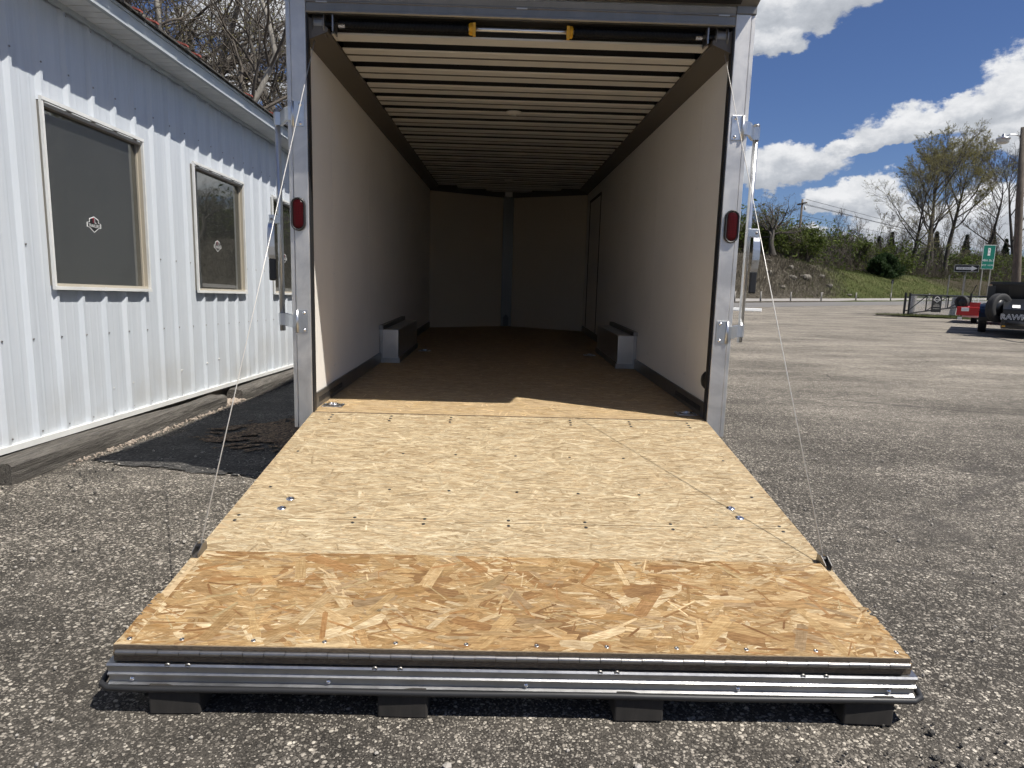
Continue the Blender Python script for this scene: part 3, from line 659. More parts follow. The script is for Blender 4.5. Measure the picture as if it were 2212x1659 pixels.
# rear frame: posts with lips, header ribs, corner gussets
for sx in (-1, 1):
    x0, x1 = sorted((sx*1.188, sx*1.272)); MB().box(x0, x1, -0.012, 0.035, -0.10, 2.30).build('rear_post', M['alu'], T, bevel=0.004)
    x0, x1 = sorted((sx*1.2735, sx*1.300)); MB().box(x0, x1, -0.006, 0.05, -0.10, 2.30).build('post_flange', M['alu'], T, bevel=0.005)
    x0, x1 = sorted((sx*1.180, sx*1.1868)); MB().box(x0, x1, -0.004, 0.05, -0.02, 2.235).build('door_seal', M['rubber'], T)
    x0, x1 = sorted((sx*1.1885, sx*1.30)); MB().box(x0, x1, -0.014, 0.05, 2.301, 2.37).build('corner_casting', M['alu2'], T, bevel=0.004)
hd = MB().prism([(0.022, 2.236), (-0.006, 2.236), (-0.012, 2.242), (-0.012, 2.252), (-0.004, 2.256), (-0.004, 2.288), (-0.010, 2.292), (-0.010, 2.298), (-0.004, 2.302), (-0.012, 2.332), (0.022, 2.334)][::-1], 'x', -1.187, 1.187).build('header', M['alu2'], T)
for x in (-1.10, 0.0, 1.12): MB().box(x-0.03, x+0.03, -0.013, -0.0042, 2.288, 2.294).build('latch_tab', M['alu'], hd)
# rear spoiler with its dark underside
sp = MB(); e = 1.298
pl = [(-0.012, 2.340), (-0.33, 2.455), (-0.36, 2.50), (-0.34, 2.53), (0.0, 2.42), (0.05, 2.386), (0.0, 2.386)]
sp.prism([(a, b) for a, b in pl][::-1], 'x', -e, e); sp.build('spoiler', M['alu2'], T)
ud = MB(); ud.add([(-1.2, -0.03, 2.343), (1.2, -0.03, 2.343), (1.2, -0.31, 2.4445), (-1.2, -0.31, 2.4445), (-1.2, -0.032, 2.347), (1.2, -0.032, 2.347), (1.2, -0.311, 2.449), (-1.2, -0.311, 2.449)], [(0, 1, 2, 3), (7, 6, 5, 4), (0, 4, 5, 1), (1, 5, 6, 2), (2, 6, 7, 3), (3, 7, 4, 0)])
ud.build('spoiler_underside', M['blackplastic'], T)
for x in (-1.05, 1.05):
    MB().lathe([(0.0, -0.010), (0.03, -0.009), (0.036, 0.0)], seg=20).build('load_light', M['paleglass'], T, smooth=True, loc=(x, -0.12, 2.375), rot=(R(-20), 0, 0))
# tail lights
def oval(w2, h2, n=10):
    r = w2; pts = []
    for i in range(n+1): a = math.pi*i/n; pts.append((r*math.cos(a), h2-r+r*math.sin(a)))
    for i in range(n+1): a = math.pi+math.pi*i/n; pts.append((r*math.cos(a), -(h2-r)+r*math.sin(a)))
    return pts
for sx in (-1, 1):
    tl = bpy.data.objects.new('x', None)
    def ring(name, prof, m, par, loc):
        mb = MB(); k = None; n = None
        rows = []
        for w2, h2, y in prof: rows.append([(x, y, z) for x, z in oval(w2, h2)])
        n = len(rows[0]); vs = [p for r_ in rows for p in r_]; fs = []
        for i in range(len(rows)-1):
            for j in range(n): fs.append((i*n+j, i*n+(j+1) % n, (i+1)*n+(j+1) % n, (i+1)*n+j))
        fs.append(tuple(range((len(rows)-1)*n, len(rows)*n)))
        mb.add(vs, fs); return mb.build(name, m, par, loc=loc)
    bpy.data.objects.remove(tl)
    g = ring('tail_light', [(0.042, 0.094, 0.0), (0.042, 0.094, -0.010), (0.037, 0.089, -0.016), (0.031, 0.083, -0.013), (0.030, 0.082, -0.006)], M['rubber'], T, (sx*1.2475, -0.0125, 1.153))
    ring('lens', [(0.0305, 0.0825, -0.002), (0.0300, 0.082, -0.011), (0.026, 0.078, -0.0145), (0.012, 0.062, -0.0165)], M['redlens'], g, (0, 0, 0))
# swing-out lock bars on both posts
for sx in (-1, 1):
    x = sx*1.402; y = 0.14
    lb = MB().tube([(x, y, 0.47), (x, y, 1.75)], 0.0165, 14).build('lock_bar', M['steel'], T, smooth=False)
    for p in lb.data.polygons: p.use_smooth = len(p.vertices) == 4
    MB().lathe([(0, 0.004), (0.017, 0.003), (0.0195, -0.004), (0.0195, -0.03)], c=(x, y, 1.752), seg=14).build('cap', M['darksteel'], lb, smooth=True)
    for z in (1.70, 0.54):
        sl = MB()
        pts = [(sx*1.262, -0.020), (sx*1.292, -0.022), (sx*1.318, 0.0), (sx*1.38, y-0.022), (sx*1.408, y-0.024), (sx*1.424, y-0.004), (sx*1.418, y+0.02), (sx*1.40, y+0.024), (sx*1.376, y+0.01), (sx*1.31, 0.022), (sx*1.285, -0.008), (sx*1.262, -0.012)]
        n = len(pts); vs = [(a, b, z-0.036) for a, b in pts]+[(a, b, z+0.036) for a, b in pts]
        sl.add(vs, [tuple(range(n)), tuple(range(2*n-1, n-1, -1))]+[(i, i+n, (i+1) % n+n, (i+1) % n) for i in range(n)]).build('hinge_strap', M['steel'], T)
        x0, x1 = sorted((sx*1.205, sx*1.262)); hp = MB().box(x0, x1, -0.0165, -0.0125, z-0.068, z+0.068).build('hinge_plate', M['steel'], T, bevel=0.002)
        MB().tube([(sx*1.268, -0.016, z-0.066), (sx*1.268, -0.016, z+0.066)], 0.010, 10).build('pin', M['steel'], hp, smooth=True)
        for dz_ in (-.05, .05): MB().lathe([(0, -.008), (.007, -.006), (.010, 0)], 'y', (sx*1.226, -0.0165, z+dz_), 10).build('bolt', M['chrome'], hp, smooth=True)
    # handle clamp, lever and grip
    x0, x1 = sorted((sx*1.392, sx*1.462)); cl = MB().box(x0, x1, y-0.024, y+0.004, 1.105, 1.155).build('handle_clamp', M['steel'], T, bevel=0.003)
    MB().lathe([(0, -.006), (.006, -.005), (.009, 0)], 'y', (sx*1.445, y-0.024, 1.13), 10).build('bolt', M['darksteel'], cl, smooth=True)
    mb = MB(); rows = []
    for z, dy_, wx in ((1.11, 0, .017), (1.08, -.012, .020), (1.03, -.02, .021), (0.97, -.02, .021), (0.92, -.012, .020), (0.89, 0, .019)):
        rows.append([(sx*1.448-wx, y-0.02+dy_, z), (sx*1.448+wx, y-0.02+dy_, z), (sx*1.448+wx, y-0.013+dy_, z), (sx*1.448-wx, y-0.013+dy_, z)])
    vs = [p for r_ in rows for p in r_]; fs = [(3, 2, 1, 0), tuple(range(len(vs)-4, len(vs)))]
    for i in range(len(rows)-1):
        for j in range(4): fs.append((i*4+j, i*4+(j+1) % 4, i*4+4+(j+1) % 4, i*4+4+j))
    mb.add(vs, fs).build('lever', M['steel'], T)
    MB().box(sx*1.448-.0215, sx*1.448+.0215, y-0.026, y-0.006, 0.77, 0.905).build('grip', M['blackplastic'], T, bevel=0.009)
# torsion springs on their shaft behind the header, drums, yellow cones
SY, SZ = 0.062, 2.200
MB().tube([(-1.18, SY, SZ), (1.18, SY, SZ)], 0.0125, 12).build('spring_shaft', M['steel'], T, smooth=True)
for sx in (-1, 1):
    pts = []; n = 95; a0_, a1_ = 1.02, 0.30
    for i in range(n*8+1):
        t = i/(n*8); a = 2*math.pi*i/8
        pts.append((sx*(a0_+(a1_-a0_)*t), SY+0.024*math.cos(a), SZ+0.024*math.sin(a)))
    MB().tube(pts, 0.0045, 4).build('torsion_spring', M['springblack'], T, smooth=True)
    MB().lathe([(0.0, -.018), (.030, -.018), (.034, -.012), (.034, .012), (.024, .018), (0, .018)], 'x', (sx*0.275, SY, SZ), 8).build('winding_cone', M['yellow'], T)
    MB().box(sx*0.262-.008, sx*0.262+.008, SY-.045, SY-.030, SZ-.05, SZ+.02).build('cone_lug', M['yellow'], T)
    dr_ = MB().lathe([(0.0, -.034), (.052, -.034), (.056, -.030), (.046, -.026), (.046, .022), (.060, .028), (.060, .034), (0, .034)], 'x', (sx*1.125, SY, SZ-0.006), 24).build('cable_drum', M['alu2'], T, smooth=False)
    MB().box(sx*1.045-.004, sx*1.045+.004, SY-.05, SY+.05, SZ-.05, 2.235).build('bearing_plate', M['darksteel'], T)
    for k in range(5):
        MB().lathe([(0, -.02), (.011, -.018), (.011, .018), (0, .02)], 'x', (sx*(1.00-k*0.14), SY-0.022, SZ-0.014), 8).build('spring_clip', M['chrome'], T) if k == 0 else None
# ------------------------------------------------------------------ ramp
RA = math.atan(0.28/2.16); RL = 2.178
rot = (RA, 0, 0)
def notch(sx): return [(sx*1.19, -0.004), (sx*1.19, -1.56), (sx*1.165, -1.60), (sx*1.150, -1.66), (sx*1.150, -1.70), (sx*1.19, -1.72), (sx*1.19, -RL)]
def slab(y0, y1, z0, z1, name, m, par, **k):
    return MB().box(-1.19, 1.19, y0, y1, z0, z1).build(name, m, par, **k)
rp = slab(-1.3440, -0.004, -0.016, 0.0, 'ramp', M['osbbase'], T, loc=(0, 0, -0.004), rot=rot)
slab(-RL, -1.3465, -0.016, 0.0, 'lower_board', M['osbbase'], rp)
strands('strands', rp, -1.189, 1.189, -1.3438, -0.0045, 0.0005, 11000, 0.04, 0.11, PALE, 0.30, 15, wid=(0.004, 0.016))
strands('strands', rp, -1.189, 1.189, -RL, -1.347, 0.0005, 6500, 0.04, 0.11, PALE, 0.34, 16, wid=(0.004, 0.016))
slab(-RL-0.004, -RL-0.001, -0.034, -0.001, 'board_edge', M['osbedge'], rp)
MB().box(-1.185, 1.185, -RL, -0.03, -0.06, -0.018).build('ramp_underside', M['alu2'], rp)
# metal end channel (profile swept across the ramp)
pf = [(-RL+0.02, -0.036), (-RL-0.012, -0.036), (-RL-0.017, -0.041), (-RL-0.015, -0.046), (-RL-0.011, -0.066), (-RL-0.018, -0.070), (-RL-0.018, -0.074), (-RL-0.010, -0.078), (-RL-0.010, -0.098), (-RL-0.022, -0.102), (-RL+0.02, -0.102)]
MB().prism(pf[::-1], 'x', -1.208, 1.208).build('end_channel', M['alu3'], rp)
# rubber bulb seal round the end
sp_ = [(-1.236, -RL+0.9, -0.108), (-1.238, -RL+0.02, -0.108), (-1.232, -RL-0.012, -0.110), (-1.205, -RL-0.026, -0.111)] + [(x, -RL-0.027, -0.111+0.0015*math.sin(x*7)) for x in np.linspace(-1.1, 1.1, 12)] + [(1.205, -RL-0.026, -0.111), (1.232, -RL-0.012, -0.110), (1.238, -RL+0.02, -0.108), (1.236, -RL+0.9, -0.108)]
MB().tube(sp_, 0.0098, 10).build('bulb_seal', M['rubber'], rp, smooth=True)
MB().box(-1.205, 1.205, -RL-0.016, -RL+0.9, -0.112, -0.1025).build('seal_flange', M['rubber'], rp)
rv = MB().lathe([(0, -.008), (.004, -.0075), (.0075, -.003), (.008, 0)], 'y', seg=12).mesh('rivet', True)
for x in (-1.14, -0.56, 0.03, 0.67, 1.13): inst('rivet', rv, M['chrome'], rp, (x, -RL-0.0105, -0.088))
cl_ = MB().lathe([(0.003, -.003), (.006, -.004), (.008, -.003), (.009, 0)], 'y', seg=14).mesh('carriage_bolt', True)
for x in (-1.03, -0.97, -0.42, -0.345, 0.25, 0.30, 0.86, 0.93): inst('carriage_bolt', cl_, M['alu2'], rp, (x, -RL-0.0125, -0.040))
# folded extension flap of darker strand board, lying on the ramp
fl = MB().prism([(-1.188, -RL+0.002), (1.184, -RL+0.002), (1.150, -1.645), (-1.142, -1.645)], 'z', 0.004, 0.0195).build('ramp_flap', M['osbbase'], T, loc=(0, 0, -0.004), rot=rot)
strands('strands', fl, -1.140, 1.148, -RL+0.003, -1.646, 0.0200, 6500, 0.05, 0.15, GOLD, 0.36, 25, wid=(0.003, 0.018), zr=0.0009)
strands('strands', fl, -1.140, 1.148, -RL+0.003, -1.646, 0.0203, 620, 0.09, 0.20, GOLD+[(0.30, 0.175, 0.075), (0.26, 0.155, 0.07)], 0.55, 31, wid=(0.012, 0.036), zr=0.0007)
strands('strands', fl, -1.140, 1.148, -RL+0.003, -1.646, 0.0209, 170, 0.04, 0.10, [(0.22, 0.12, 0.05), (0.30, 0.17, 0.07), (0.34, 0.2, 0.09), (0.60, 0.47, 0.29), (0.40, 0.32, 0.18)], 0.7, 29, wid=(0.003, 0.012), zr=0.0004)
for sx in (-1, 1):
    x0, x1 = sorted((sx*1.142, sx*1.184)); strands('strands', fl, x0, x1, -RL+0.003, -RL+0.26, 0.0200, 60, 0.03, 0.06, GOLD, 0.5, 26+sx, wid=(0.008, 0.02), zr=0.0009)
MB().box(-1.188, 1.184, -RL-0.001, -RL+0.0018, 0.0042, 0.0192).build('flap_edge', M['osbedge'], fl)
scw = MB().lathe([(0, .0004), (.003, .0004), (.0036, .0014), (.0062, .0012), (.0078, -.0005)], seg=12).mesh('flap_screw', True)
for x in [-1.155]+[-1.0+0.212*i for i in range(11)][:10]+[1.155]: inst('screw', scw, M['darksteel'], fl, (x, -RL+0.028, 0.0208))
# piano hinge
hg = MB().tube([(-1.180, -RL-0.004, 0.0), (1.180, -RL-0.004, 0.0)], 0.0035, 8).build('piano_hinge', M['darksteel'], T, loc=(0, 0, -0.004), rot=rot)
kn = MB().tube([(-0.0300, 0, 0), (0.0300, 0, 0)], 0.0088, 12, False).mesh('knuckle')
for p in kn.polygons: p.use_smooth = len(p.vertices) == 4
for i in range(38):
    inst('knuckle', kn, M['darksteel'], hg, (-1.147+0.062*i, -RL-0.0085, 0.0005+(0.0008 if i % 2 else 0)))
lf = MB().box(-1.18, 1.18, -RL-0.0028, -RL-0.0012, -0.030, 0.0).build('hinge_leaf', M['darksteel'], hg)
# screws on the ramp boards
sm = MB().lathe([(0, .0006), (.004, .0012), (.0075, .0009), (.009, -.0005)], seg=10).mesh('screw', True)
for x in (-1.06, -0.71, -0.355, 0.355, 0.71, 1.06):
    for y in (-0.045, -0.085, -0.125): inst('screw', sm, M['signblack'], rp, (x+y*0.02, y, 0.0016))
sm2 = MB().lathe([(0, .0004), (.004, .0009), (.0068, .0006), (.0080, -.0005)], seg=8).mesh('screw', True)
for x in (-1.14, -0.66, -0.37, -0.02, 0.30, 0.66, 1.12):
    for y in (-1.325, -1.37): inst('screw', sm2, M['signblack'], rp, (x, y, 0.0016))
for x in (-1.1, -0.56, -0.29, 0.02, 0.30, 0.58, 1.1):
    for y in (-0.62, -1.05): inst('screw', sm2, M['signblack'], rp, (x, y, 0.0016))
for x, y in ((-1.168, -1.86), (-1.16, -1.95), (1.17, -1.80)): inst('screw', sm2, M['signblack'], rp, (x, y, 0.0016))
wsh = MB().lathe([(0, .002), (.006, .0025), (.0075, .0045), (.011, .004), (.018, .0016), (.019, -.0005)], seg=14).mesh('washer', True)
for x, y in ((-0.975, -1.165), (-0.985, -1.255), (0.965, -1.165), (0.975, -1.255)): inst('washer', wsh, M['chrome'], rp, (x, y, 0.0016))
# lift cables and their brackets
for sx in (-1, 1):
    br = MB()
    for dx_ in (-0.013, 0.010): br.prism([(-1.59, 0.0), (-1.665, 0.0), (-1.665, 0.022), (-1.62, 0.038), (-1.59, 0.030)][::-1], 'x', sx*1.172+dx_, sx*1.172+dx_+0.003)
    br.box(sx*1.172-0.012, sx*1.172+0.012, -1.665, -1.59, 0.0005, 0.0035)
    b_ = br.build('cable_bracket', M['darksteel'], rp)
    MB().lathe([(0, -.012), (.010, -.012), (.010, .009), (0, .009)], 'x', (sx*1.172, -1.615, 0.022), 12).build('pulley', M['blackplastic'], b_)
    a = Vector((sx*1.172, -1.61*math.cos(RA)-0.022*math.sin(RA), -0.004-1.61*math.sin(RA)+0.03)); b = Vector((sx*1.158, 0.10, 2.165))
    MB().tube([a, b], 0.0023, 6).build('lift_cable', M['cable'], T, smooth=True)
# running gear (mostly hidden under the body)
def wheel(name, par, x, y, z, rad, wd, face, group=None):
    ty = MB().lathe([(rad*.60, -wd*.42), (rad*.80, -wd*.5), (rad*.95, -wd*.47), (rad, -wd*.36), (rad*.985, -wd*.30), (rad, -wd*.24), (rad, -wd*.08), (rad*.985, -wd*.05), (rad, 0), (rad*.985, wd*.05), (rad, wd*.08), (rad, wd*.24), (rad*.985, wd*.30), (rad, wd*.36), (rad*.95, wd*.47), (rad*.80, wd*.5), (rad*.60, wd*.42)], 'x', (0, 0, 0), 40).build(name, M['tyre'], par, smooth=True, loc=(x, y, z))
    rm = MB().lathe([(0, wd*.30), (rad*.22, wd*.32), (rad*.26, wd*.22), (rad*.50, wd*.16), (rad*.55, wd*.38), (rad*.61, wd*.43), (rad*.61, -wd*.4), (0, -wd*.3)], 'x', (0, 0, 0), 28).build('rim', M['blackpaint'] if face == 'b' else M['alu'], ty, smooth=True)
    if x*1 < 0 and face != 'b': rm.rotation_euler = (0, 0, math.pi)
    return ty
for sx in (-1, 1):
    for y in (2.67, 3.40): wheel('wheel', T, sx*1.14, y, -0.48+0.335, 0.345, 0.19, 's')
for y in (2.67, 3.40): MB().tube([(-1.1, y, -0.16), (1.1, y, -0.16)], 0.04, 10).build('axle', M['blackpaint'], T)
MB().tube([(-0.6, 6.6, -0.12), (0, 8.9, -0.10)], 0.05, 4).build('tongue', M['blackpaint'], T)
MB().tube([(0.6, 6.6, -0.12), (0, 8.9, -0.10)], 0.05, 4).build('tongue', M['blackpaint'], T)
MB().tube([(0, 8.6, -0.48), (0, 8.6, 0.25)], 0.035, 10).build('tongue_jack', M['steel'], T)
# ------------------------------------------------------------------ blocks under the ramp end
for i, (x, h) in enumerate(((-1.02, 0.098), (-0.335, 0.098), (0.37, 0.098), (1.08, 0.098))):
    b = MB().box(-0.075, 0.075, -0.16, 0.16, 0, h).build('wood_block', M['blockwood'], None, bevel=0.006, loc=(x, -2.01, -0.004), rot=(0, 0, (0.03, -0.02, 0.02, -0.05)[i]))
    tag(b, "dark wood block propping up the ramp's lower edge on the asphalt", 'block', 'blocks under the ramp end')
# ------------------------------------------------------------------ metal-sided building
BL = thing('metal_building', 'white ribbed metal building with shaded eave and three tinted windows', 'building', (-3.15, 0.0, 0.18))
bo = Vector((-3.15, 0.0, 0.18))
def Bw(s, n, h): return Vector((-3.15+0.0213*(s-0.5)+n, s-0.0213*n, 0.179-0.0345*s+h)) - bo
def bbox(mb, s0, s1, n0, n1, h0, h1):
    c = [(s0, n0, h0), (s0, n1, h0), (s1, n1, h0), (s1, n0, h0), (s0, n0, h1), (s0, n1, h1), (s1, n1, h1), (s1, n0, h1)]
    mb.add([Bw(*p) for p in c], [(0, 3, 2, 1), (4, 5, 6, 7), (0, 1, 5, 4), (1, 2, 6, 5), (2, 3, 7, 6), (3, 0, 4, 7)]); return mb
HS = 2.903; S0, S1 = -4.3, 12.5
WINS = [(-1.45, -0.25), (0.69, 1.90), (2.80, 4.00), (4.93, 6.13), (7.05, 8.25), (9.2, 10.4)]; WB, WT = 1.010, 2.217
PIT_ = 0.277; R0 = 0.453-PIT_*18
def prof(s):
    d_ = (s-R0+PIT_/2) % PIT_ - PIT_/2; a = abs(d_)
    if a < 0.012: return 0.023
    if a < 0.040: return 0.023*(0.040-a)/0.028
    m_ = abs(a-0.095)
    return 0.0014*max(0, 1-m_/0.016)
brk = []
k = 0
while R0+k*PIT_ < S1+PIT_:
    c = R0+k*PIT_
    for d_ in (-0.111, -0.095, -0.079, -0.040, -0.012, 0.012, 0.040, 0.079, 0.095, 0.111): brk.append(c+d_)
    k += 1
for a, b in WINS: brk += [a, b]
brk = sorted(x for x in set(brk) if S0 <= x <= S1)
sheets = []
sheet_w = PIT_*3; s = R0+0.07
edges = [R0+0.066+sheet_w*i for i in range(40)]
hs = [0.0, 0.35, 0.7, WB, 1.4, 1.8, WT, 2.6, HS]
for ei in range(len(edges)-1):
    a, b = edges[ei], edges[ei+1]
    ss = [a]+[x for x in brk if a+1e-4 < x < b-1e-4]+[b+0.02]
    if a > S1-1 or b < S0+0.2: continue
    mb = MB(); idx = {}; lift = 0.0 if ei % 2 else 0.0012
    for i, s_ in enumerate(ss):
        for j, h in enumerate(hs): mb.v.append(tuple(Bw(s_, prof(s_)+lift, h)))
    nh = len(hs)
    for i in range(len(ss)-1):
        for j in range(nh-1):
            sm_ = (ss[i]+ss[i+1])/2; hm = (hs[j]+hs[j+1])/2
            if any(p < sm_ < q for p, q in WINS) and WB < hm < WT: continue
            mb.f.append((i*nh+j, (i+1)*nh+j, (i+1)*nh+j+1, i*nh+j+1))
    mids = [(p+q)/2 for p, q in zip(ss[:-1], ss[1:])]
    if all(any(p < c < q for p, q in WINS) for c in mids):     # sheet cut in two by a window
        for lo_ in (True, False):
            m2 = MB(); fsel = [f_ for f_ in mb.f if (hs[f_[0] % nh] < WB-1e-6) == lo_]
            used = sorted({i for f_ in fsel for i in f_}); mp = {k_: i for i, k_ in enumerate(used)}
            m2.add([mb.v[k_] for k_ in used], [tuple(mp[i] for i in f_) for f_ in fsel]); m2.build('siding_sheet', M['siding'], BL)
        continue
    mb.build('siding_sheet', M['siding'], BL)
# base flashing, screws
mb = MB(); bbox(mb, S0+0.3, S1-0.3, -0.02, 0.036, -0.035, 0.004); mb.build('base_flashing', M['trim'], BL)
mb = MB()
hx = [(math.cos(i*math.pi/3), math.sin(i*math.pi/3)) for i in range(6)]
for h, st, off in ((0.035, 1, 0.046), (0.66, 1, 0.0), (1.27, 1, 0.0), (2.46, 1, 0.0), (2.86, 1, 0.046)):
    k = 0
    while R0+k*PIT_ < S1-0.5:
        s_ = R0+k*PIT_+off; k += 1
        if s_ < S0+0.5 or (any(p-0.03 < s_ < q+0.03 for p, q in WINS) and WB < h < WT): continue
        n0 = prof(s_)+0.001; r_ = 0.0072
        vs = [Bw(s_+x*r_, n0, h+y*r_) for x, y in hx]+[Bw(s_+x*r_*0.8, n0+0.006, h+y*r_*0.8) for x, y in hx]
        mb.add(vs, [tuple(range(6, 12))]+[(i, (i+1) % 6, (i+1) % 6+6, i+6) for i in range(6)])
o = mb.build('screw_heads', M['darksteel'], BL); o['kind'] = 'stuff'
mb = MB(); bbox(mb, S0+0.3, S1-0.3, -0.12, -0.04, -0.35, 0.02); mb.build('gap_shade_band', M['rail'], BL)  # dark box added to colour in the shaded gap under the siding
# small dents with peeling paint near the base
for s_, h in ((1.316, 0.22), (1.588, 0.23), (2.94, 0.27), (3.22, 0.29), (2.4, 0.25)):
    mb = MB(); vs = [Bw(s_+math.cos(a)*0.022*(1+.3*math.sin(3*a+s_)), prof(s_)+0.002, h+math.sin(a)*0.012) for a in np.linspace(0, 2*math.pi, 9)[:-1]]+[Bw(s_, prof(s_)+0.008, h+0.004)]
    mb.add(vs, [(i, (i+1) % 8, 8) for i in range(8)]).build('dent', M['trim'], BL)
# windows
STK = [(-.5, .13), (-.5, -.17), (-.33, -.2), (0, -.5), (.33, -.2), (.5, -.17), (.5, .13), (.33, .16), (.33, .38), (0, .55), (-.33, .38), (-.33, .16)]
def wall_frame(s, n, h):     # matrix whose x runs along the wall away from the camera, y up
    p = Bw(s, n, h); ax = (Bw(s+1, n, h)-p).normalized(); up = Vector((0, 0, 1)); nz = ax.cross(up).normalized()
    up = nz.cross(ax).normalized(); m_ = Matrix((ax, up, nz)).transposed().to_4x4(); m_.translation = p; return m_
def place(o, par, m_):
    o.parent = par; o.matrix_basis = m_; return o
lab = 0
for wi, (a, b) in enumerate(WINS):
    fr_ = MB(); t_ = 0.034
    bbox(fr_, a-0.010, b+0.010, 0.0235, 0.046, WT-0.002, WT+0.022)      # head flashing
    bbox(fr_, a-0.010, a+0.010, 0.024, 0.043, WB-0.002, WT-0.002)
    bbox(fr_, b-0.008, b+0.010, 0.024, 0.043, WB-0.002, WT-0.002)
    bbox(fr_, a-0.010, b+0.010, 0.0235, 0.048, WB-0.026, WB-0.002)
    wn = fr_.build('window', M['trim'], BL)
    rv_ = MB(); bbox(rv_, a+0.002, a+0.020, -0.03, 0.0238, WB, WT-0.008); bbox(rv_, b-0.010, b-0.001, -0.03, 0.0238, WB, WT-0.008)
    bbox(rv_, a+0.020, b-0.010, -0.03, 0.0238, WB-0.003, WB+0.018); bbox(rv_, a+0.020, b-0.010, -0.03, 0.0238, WT-0.030, WT-0.008)
    bbox(rv_, b-0.024, b-0.0105, -0.03, -0.005, WB+0.0185, WT-0.0305); bbox(rv_, a+0.0205, a+0.030, -0.03, -0.008, WB+0.0185, WT-0.0305)
    rv_.build('frame', M['wintrim'], wn)
    g = MB(); bbox(g, a+0.012, b-0.008, -0.024, -0.018, WB+0.01, WT-0.02); g.build('pane', M['glass'], wn)
    # sticker on the glass
    if 1 <= wi <= 3:
        sc0 = (1.253, 3.386, 5.492)[wi-1]; hc = (1.128+0.301+0.0345*1.253, 1.058+0.301+0.0345*3.386, 0.983+0.301+0.0345*5.492)[wi-1]
        for nm, scl, mm, off in (('sticker', 1.0, 'signwhite', 0.0), ('sticker_field', 0.88, 'signblack', 0.0008)):
            mb = MB(); P_ = [(x*0.175*scl, y*0.115*scl) for x, y in STK]; n = len(P_)
            mb.add([(x, y, 0) for x, y in P_]+[(0, 0, 0)], [(i, (i+1) % n, n) for i in range(n)])
            place(mb.build(nm, M[mm], wn), wn, wall_frame(sc0, -0.0165+off, hc))
        for body, size, mm, ox, oy, sx_ in (('TRAILERS', 0.033, 'signwhite', 0, -0.008, 1.0), ('T', 0.050, 'stickred', -0.010, 0.030, 1.0), ('L', 0.050, 'signwhite', 0.016, 0.028, 1.0)):
            me = text_mesh(body, size); me.materials.clear(); me.materials.append(M[mm]); o = bpy.data.objects.new('lettering', me); COL.objects.link(o)
            place(o, wn, wall_frame(sc0, -0.0148, hc) @ Matrix.Translation((ox, oy, 0)))
# dim room behind the glass
mb = MB(); bbox(mb, S0+0.3, S1-0.3, -3.2, -3.1, 0, HS); mb.build('room_wall', M['room'], BL)
mb = MB(); bbox(mb, S0+0.3, S1-0.3, -3.1, -0.12, -0.02, 0.0); mb.build('room_floor', M['room'], BL)
mb = MB(); bbox(mb, S0+0.3, S1-0.3, -3.1, -0.005, HS-0.1, HS-0.05); mb.build('room_ceiling', M['room'], BL)
mb = MB(); bbox(mb, S0+0.25, S0+0.3, -8, -0.02, 0, HS); bbox(mb, S1-0.3, S1-0.25, -8, -0.02, 0, HS); bbox(mb, S0+0.3, S1-0.3, -8, -7.95, 0, HS); mb.build('end_wall', M['siding'], BL)
# soffit boards, wall moulding, fascia, roof and eave shingles
EV = 0.288
sb_ = 0.305; k = 0
while S0-0.3+k*sb_ < S1:
    a = S0-0.3+k*sb_; k += 1; mb = MB()
    for q in range(3): bbox(mb, a+q*sb_/3+0.001, a+(q+1)*sb_/3-0.010, 0.0, EV-0.005, HS+0.002, HS+0.014)
    bbox(mb, a, a+sb_, 0.0, EV-0.004, HS+0.0135, HS+0.017)
    mb.build('soffit_board', M['trim'], BL)
mb = MB(); bbox(mb, S0-0.3, S1, 0.025, 0.050, HS-0.030, HS+0.003); mb.build('soffit_moulding', M['fascia'], BL)
mb = MB(); bbox(mb, S0-0.3, S1, EV-0.006, EV+0.004, HS-0.006, HS+0.105); bbox(mb, S0-0.3, S1, EV+0.0045, EV+0.018, HS+0.085, HS+0.104); bbox(mb, S0-0.3, S1, EV-0.03, EV-0.0065, HS-0.006, HS+0.003); mb.build('fascia', M['fascia'], BL)
mb = MB()
rf = [(EV+0.02, HS+0.106), (EV+0.02, HS+0.116), (-3.9, HS+1.51), (-8.3, HS+0.116), (-8.3, HS+0.106), (-3.9, HS+1.49)]
n = len(rf); mb.add([Bw(S0-0.3, a, b) for a, b in rf]+[Bw(S1, a, b) for a, b in rf], [tuple(range(n)), tuple(range(2*n-1, n-1, -1))]+[(i, i+n, (i+1) % n+n, (i+1) % n) for i in range(n)]).build('roof', M['shingle'], BL)
rg = np.random.default_rng(3)
k = 0; sw = 0.235; s = S0-0.28
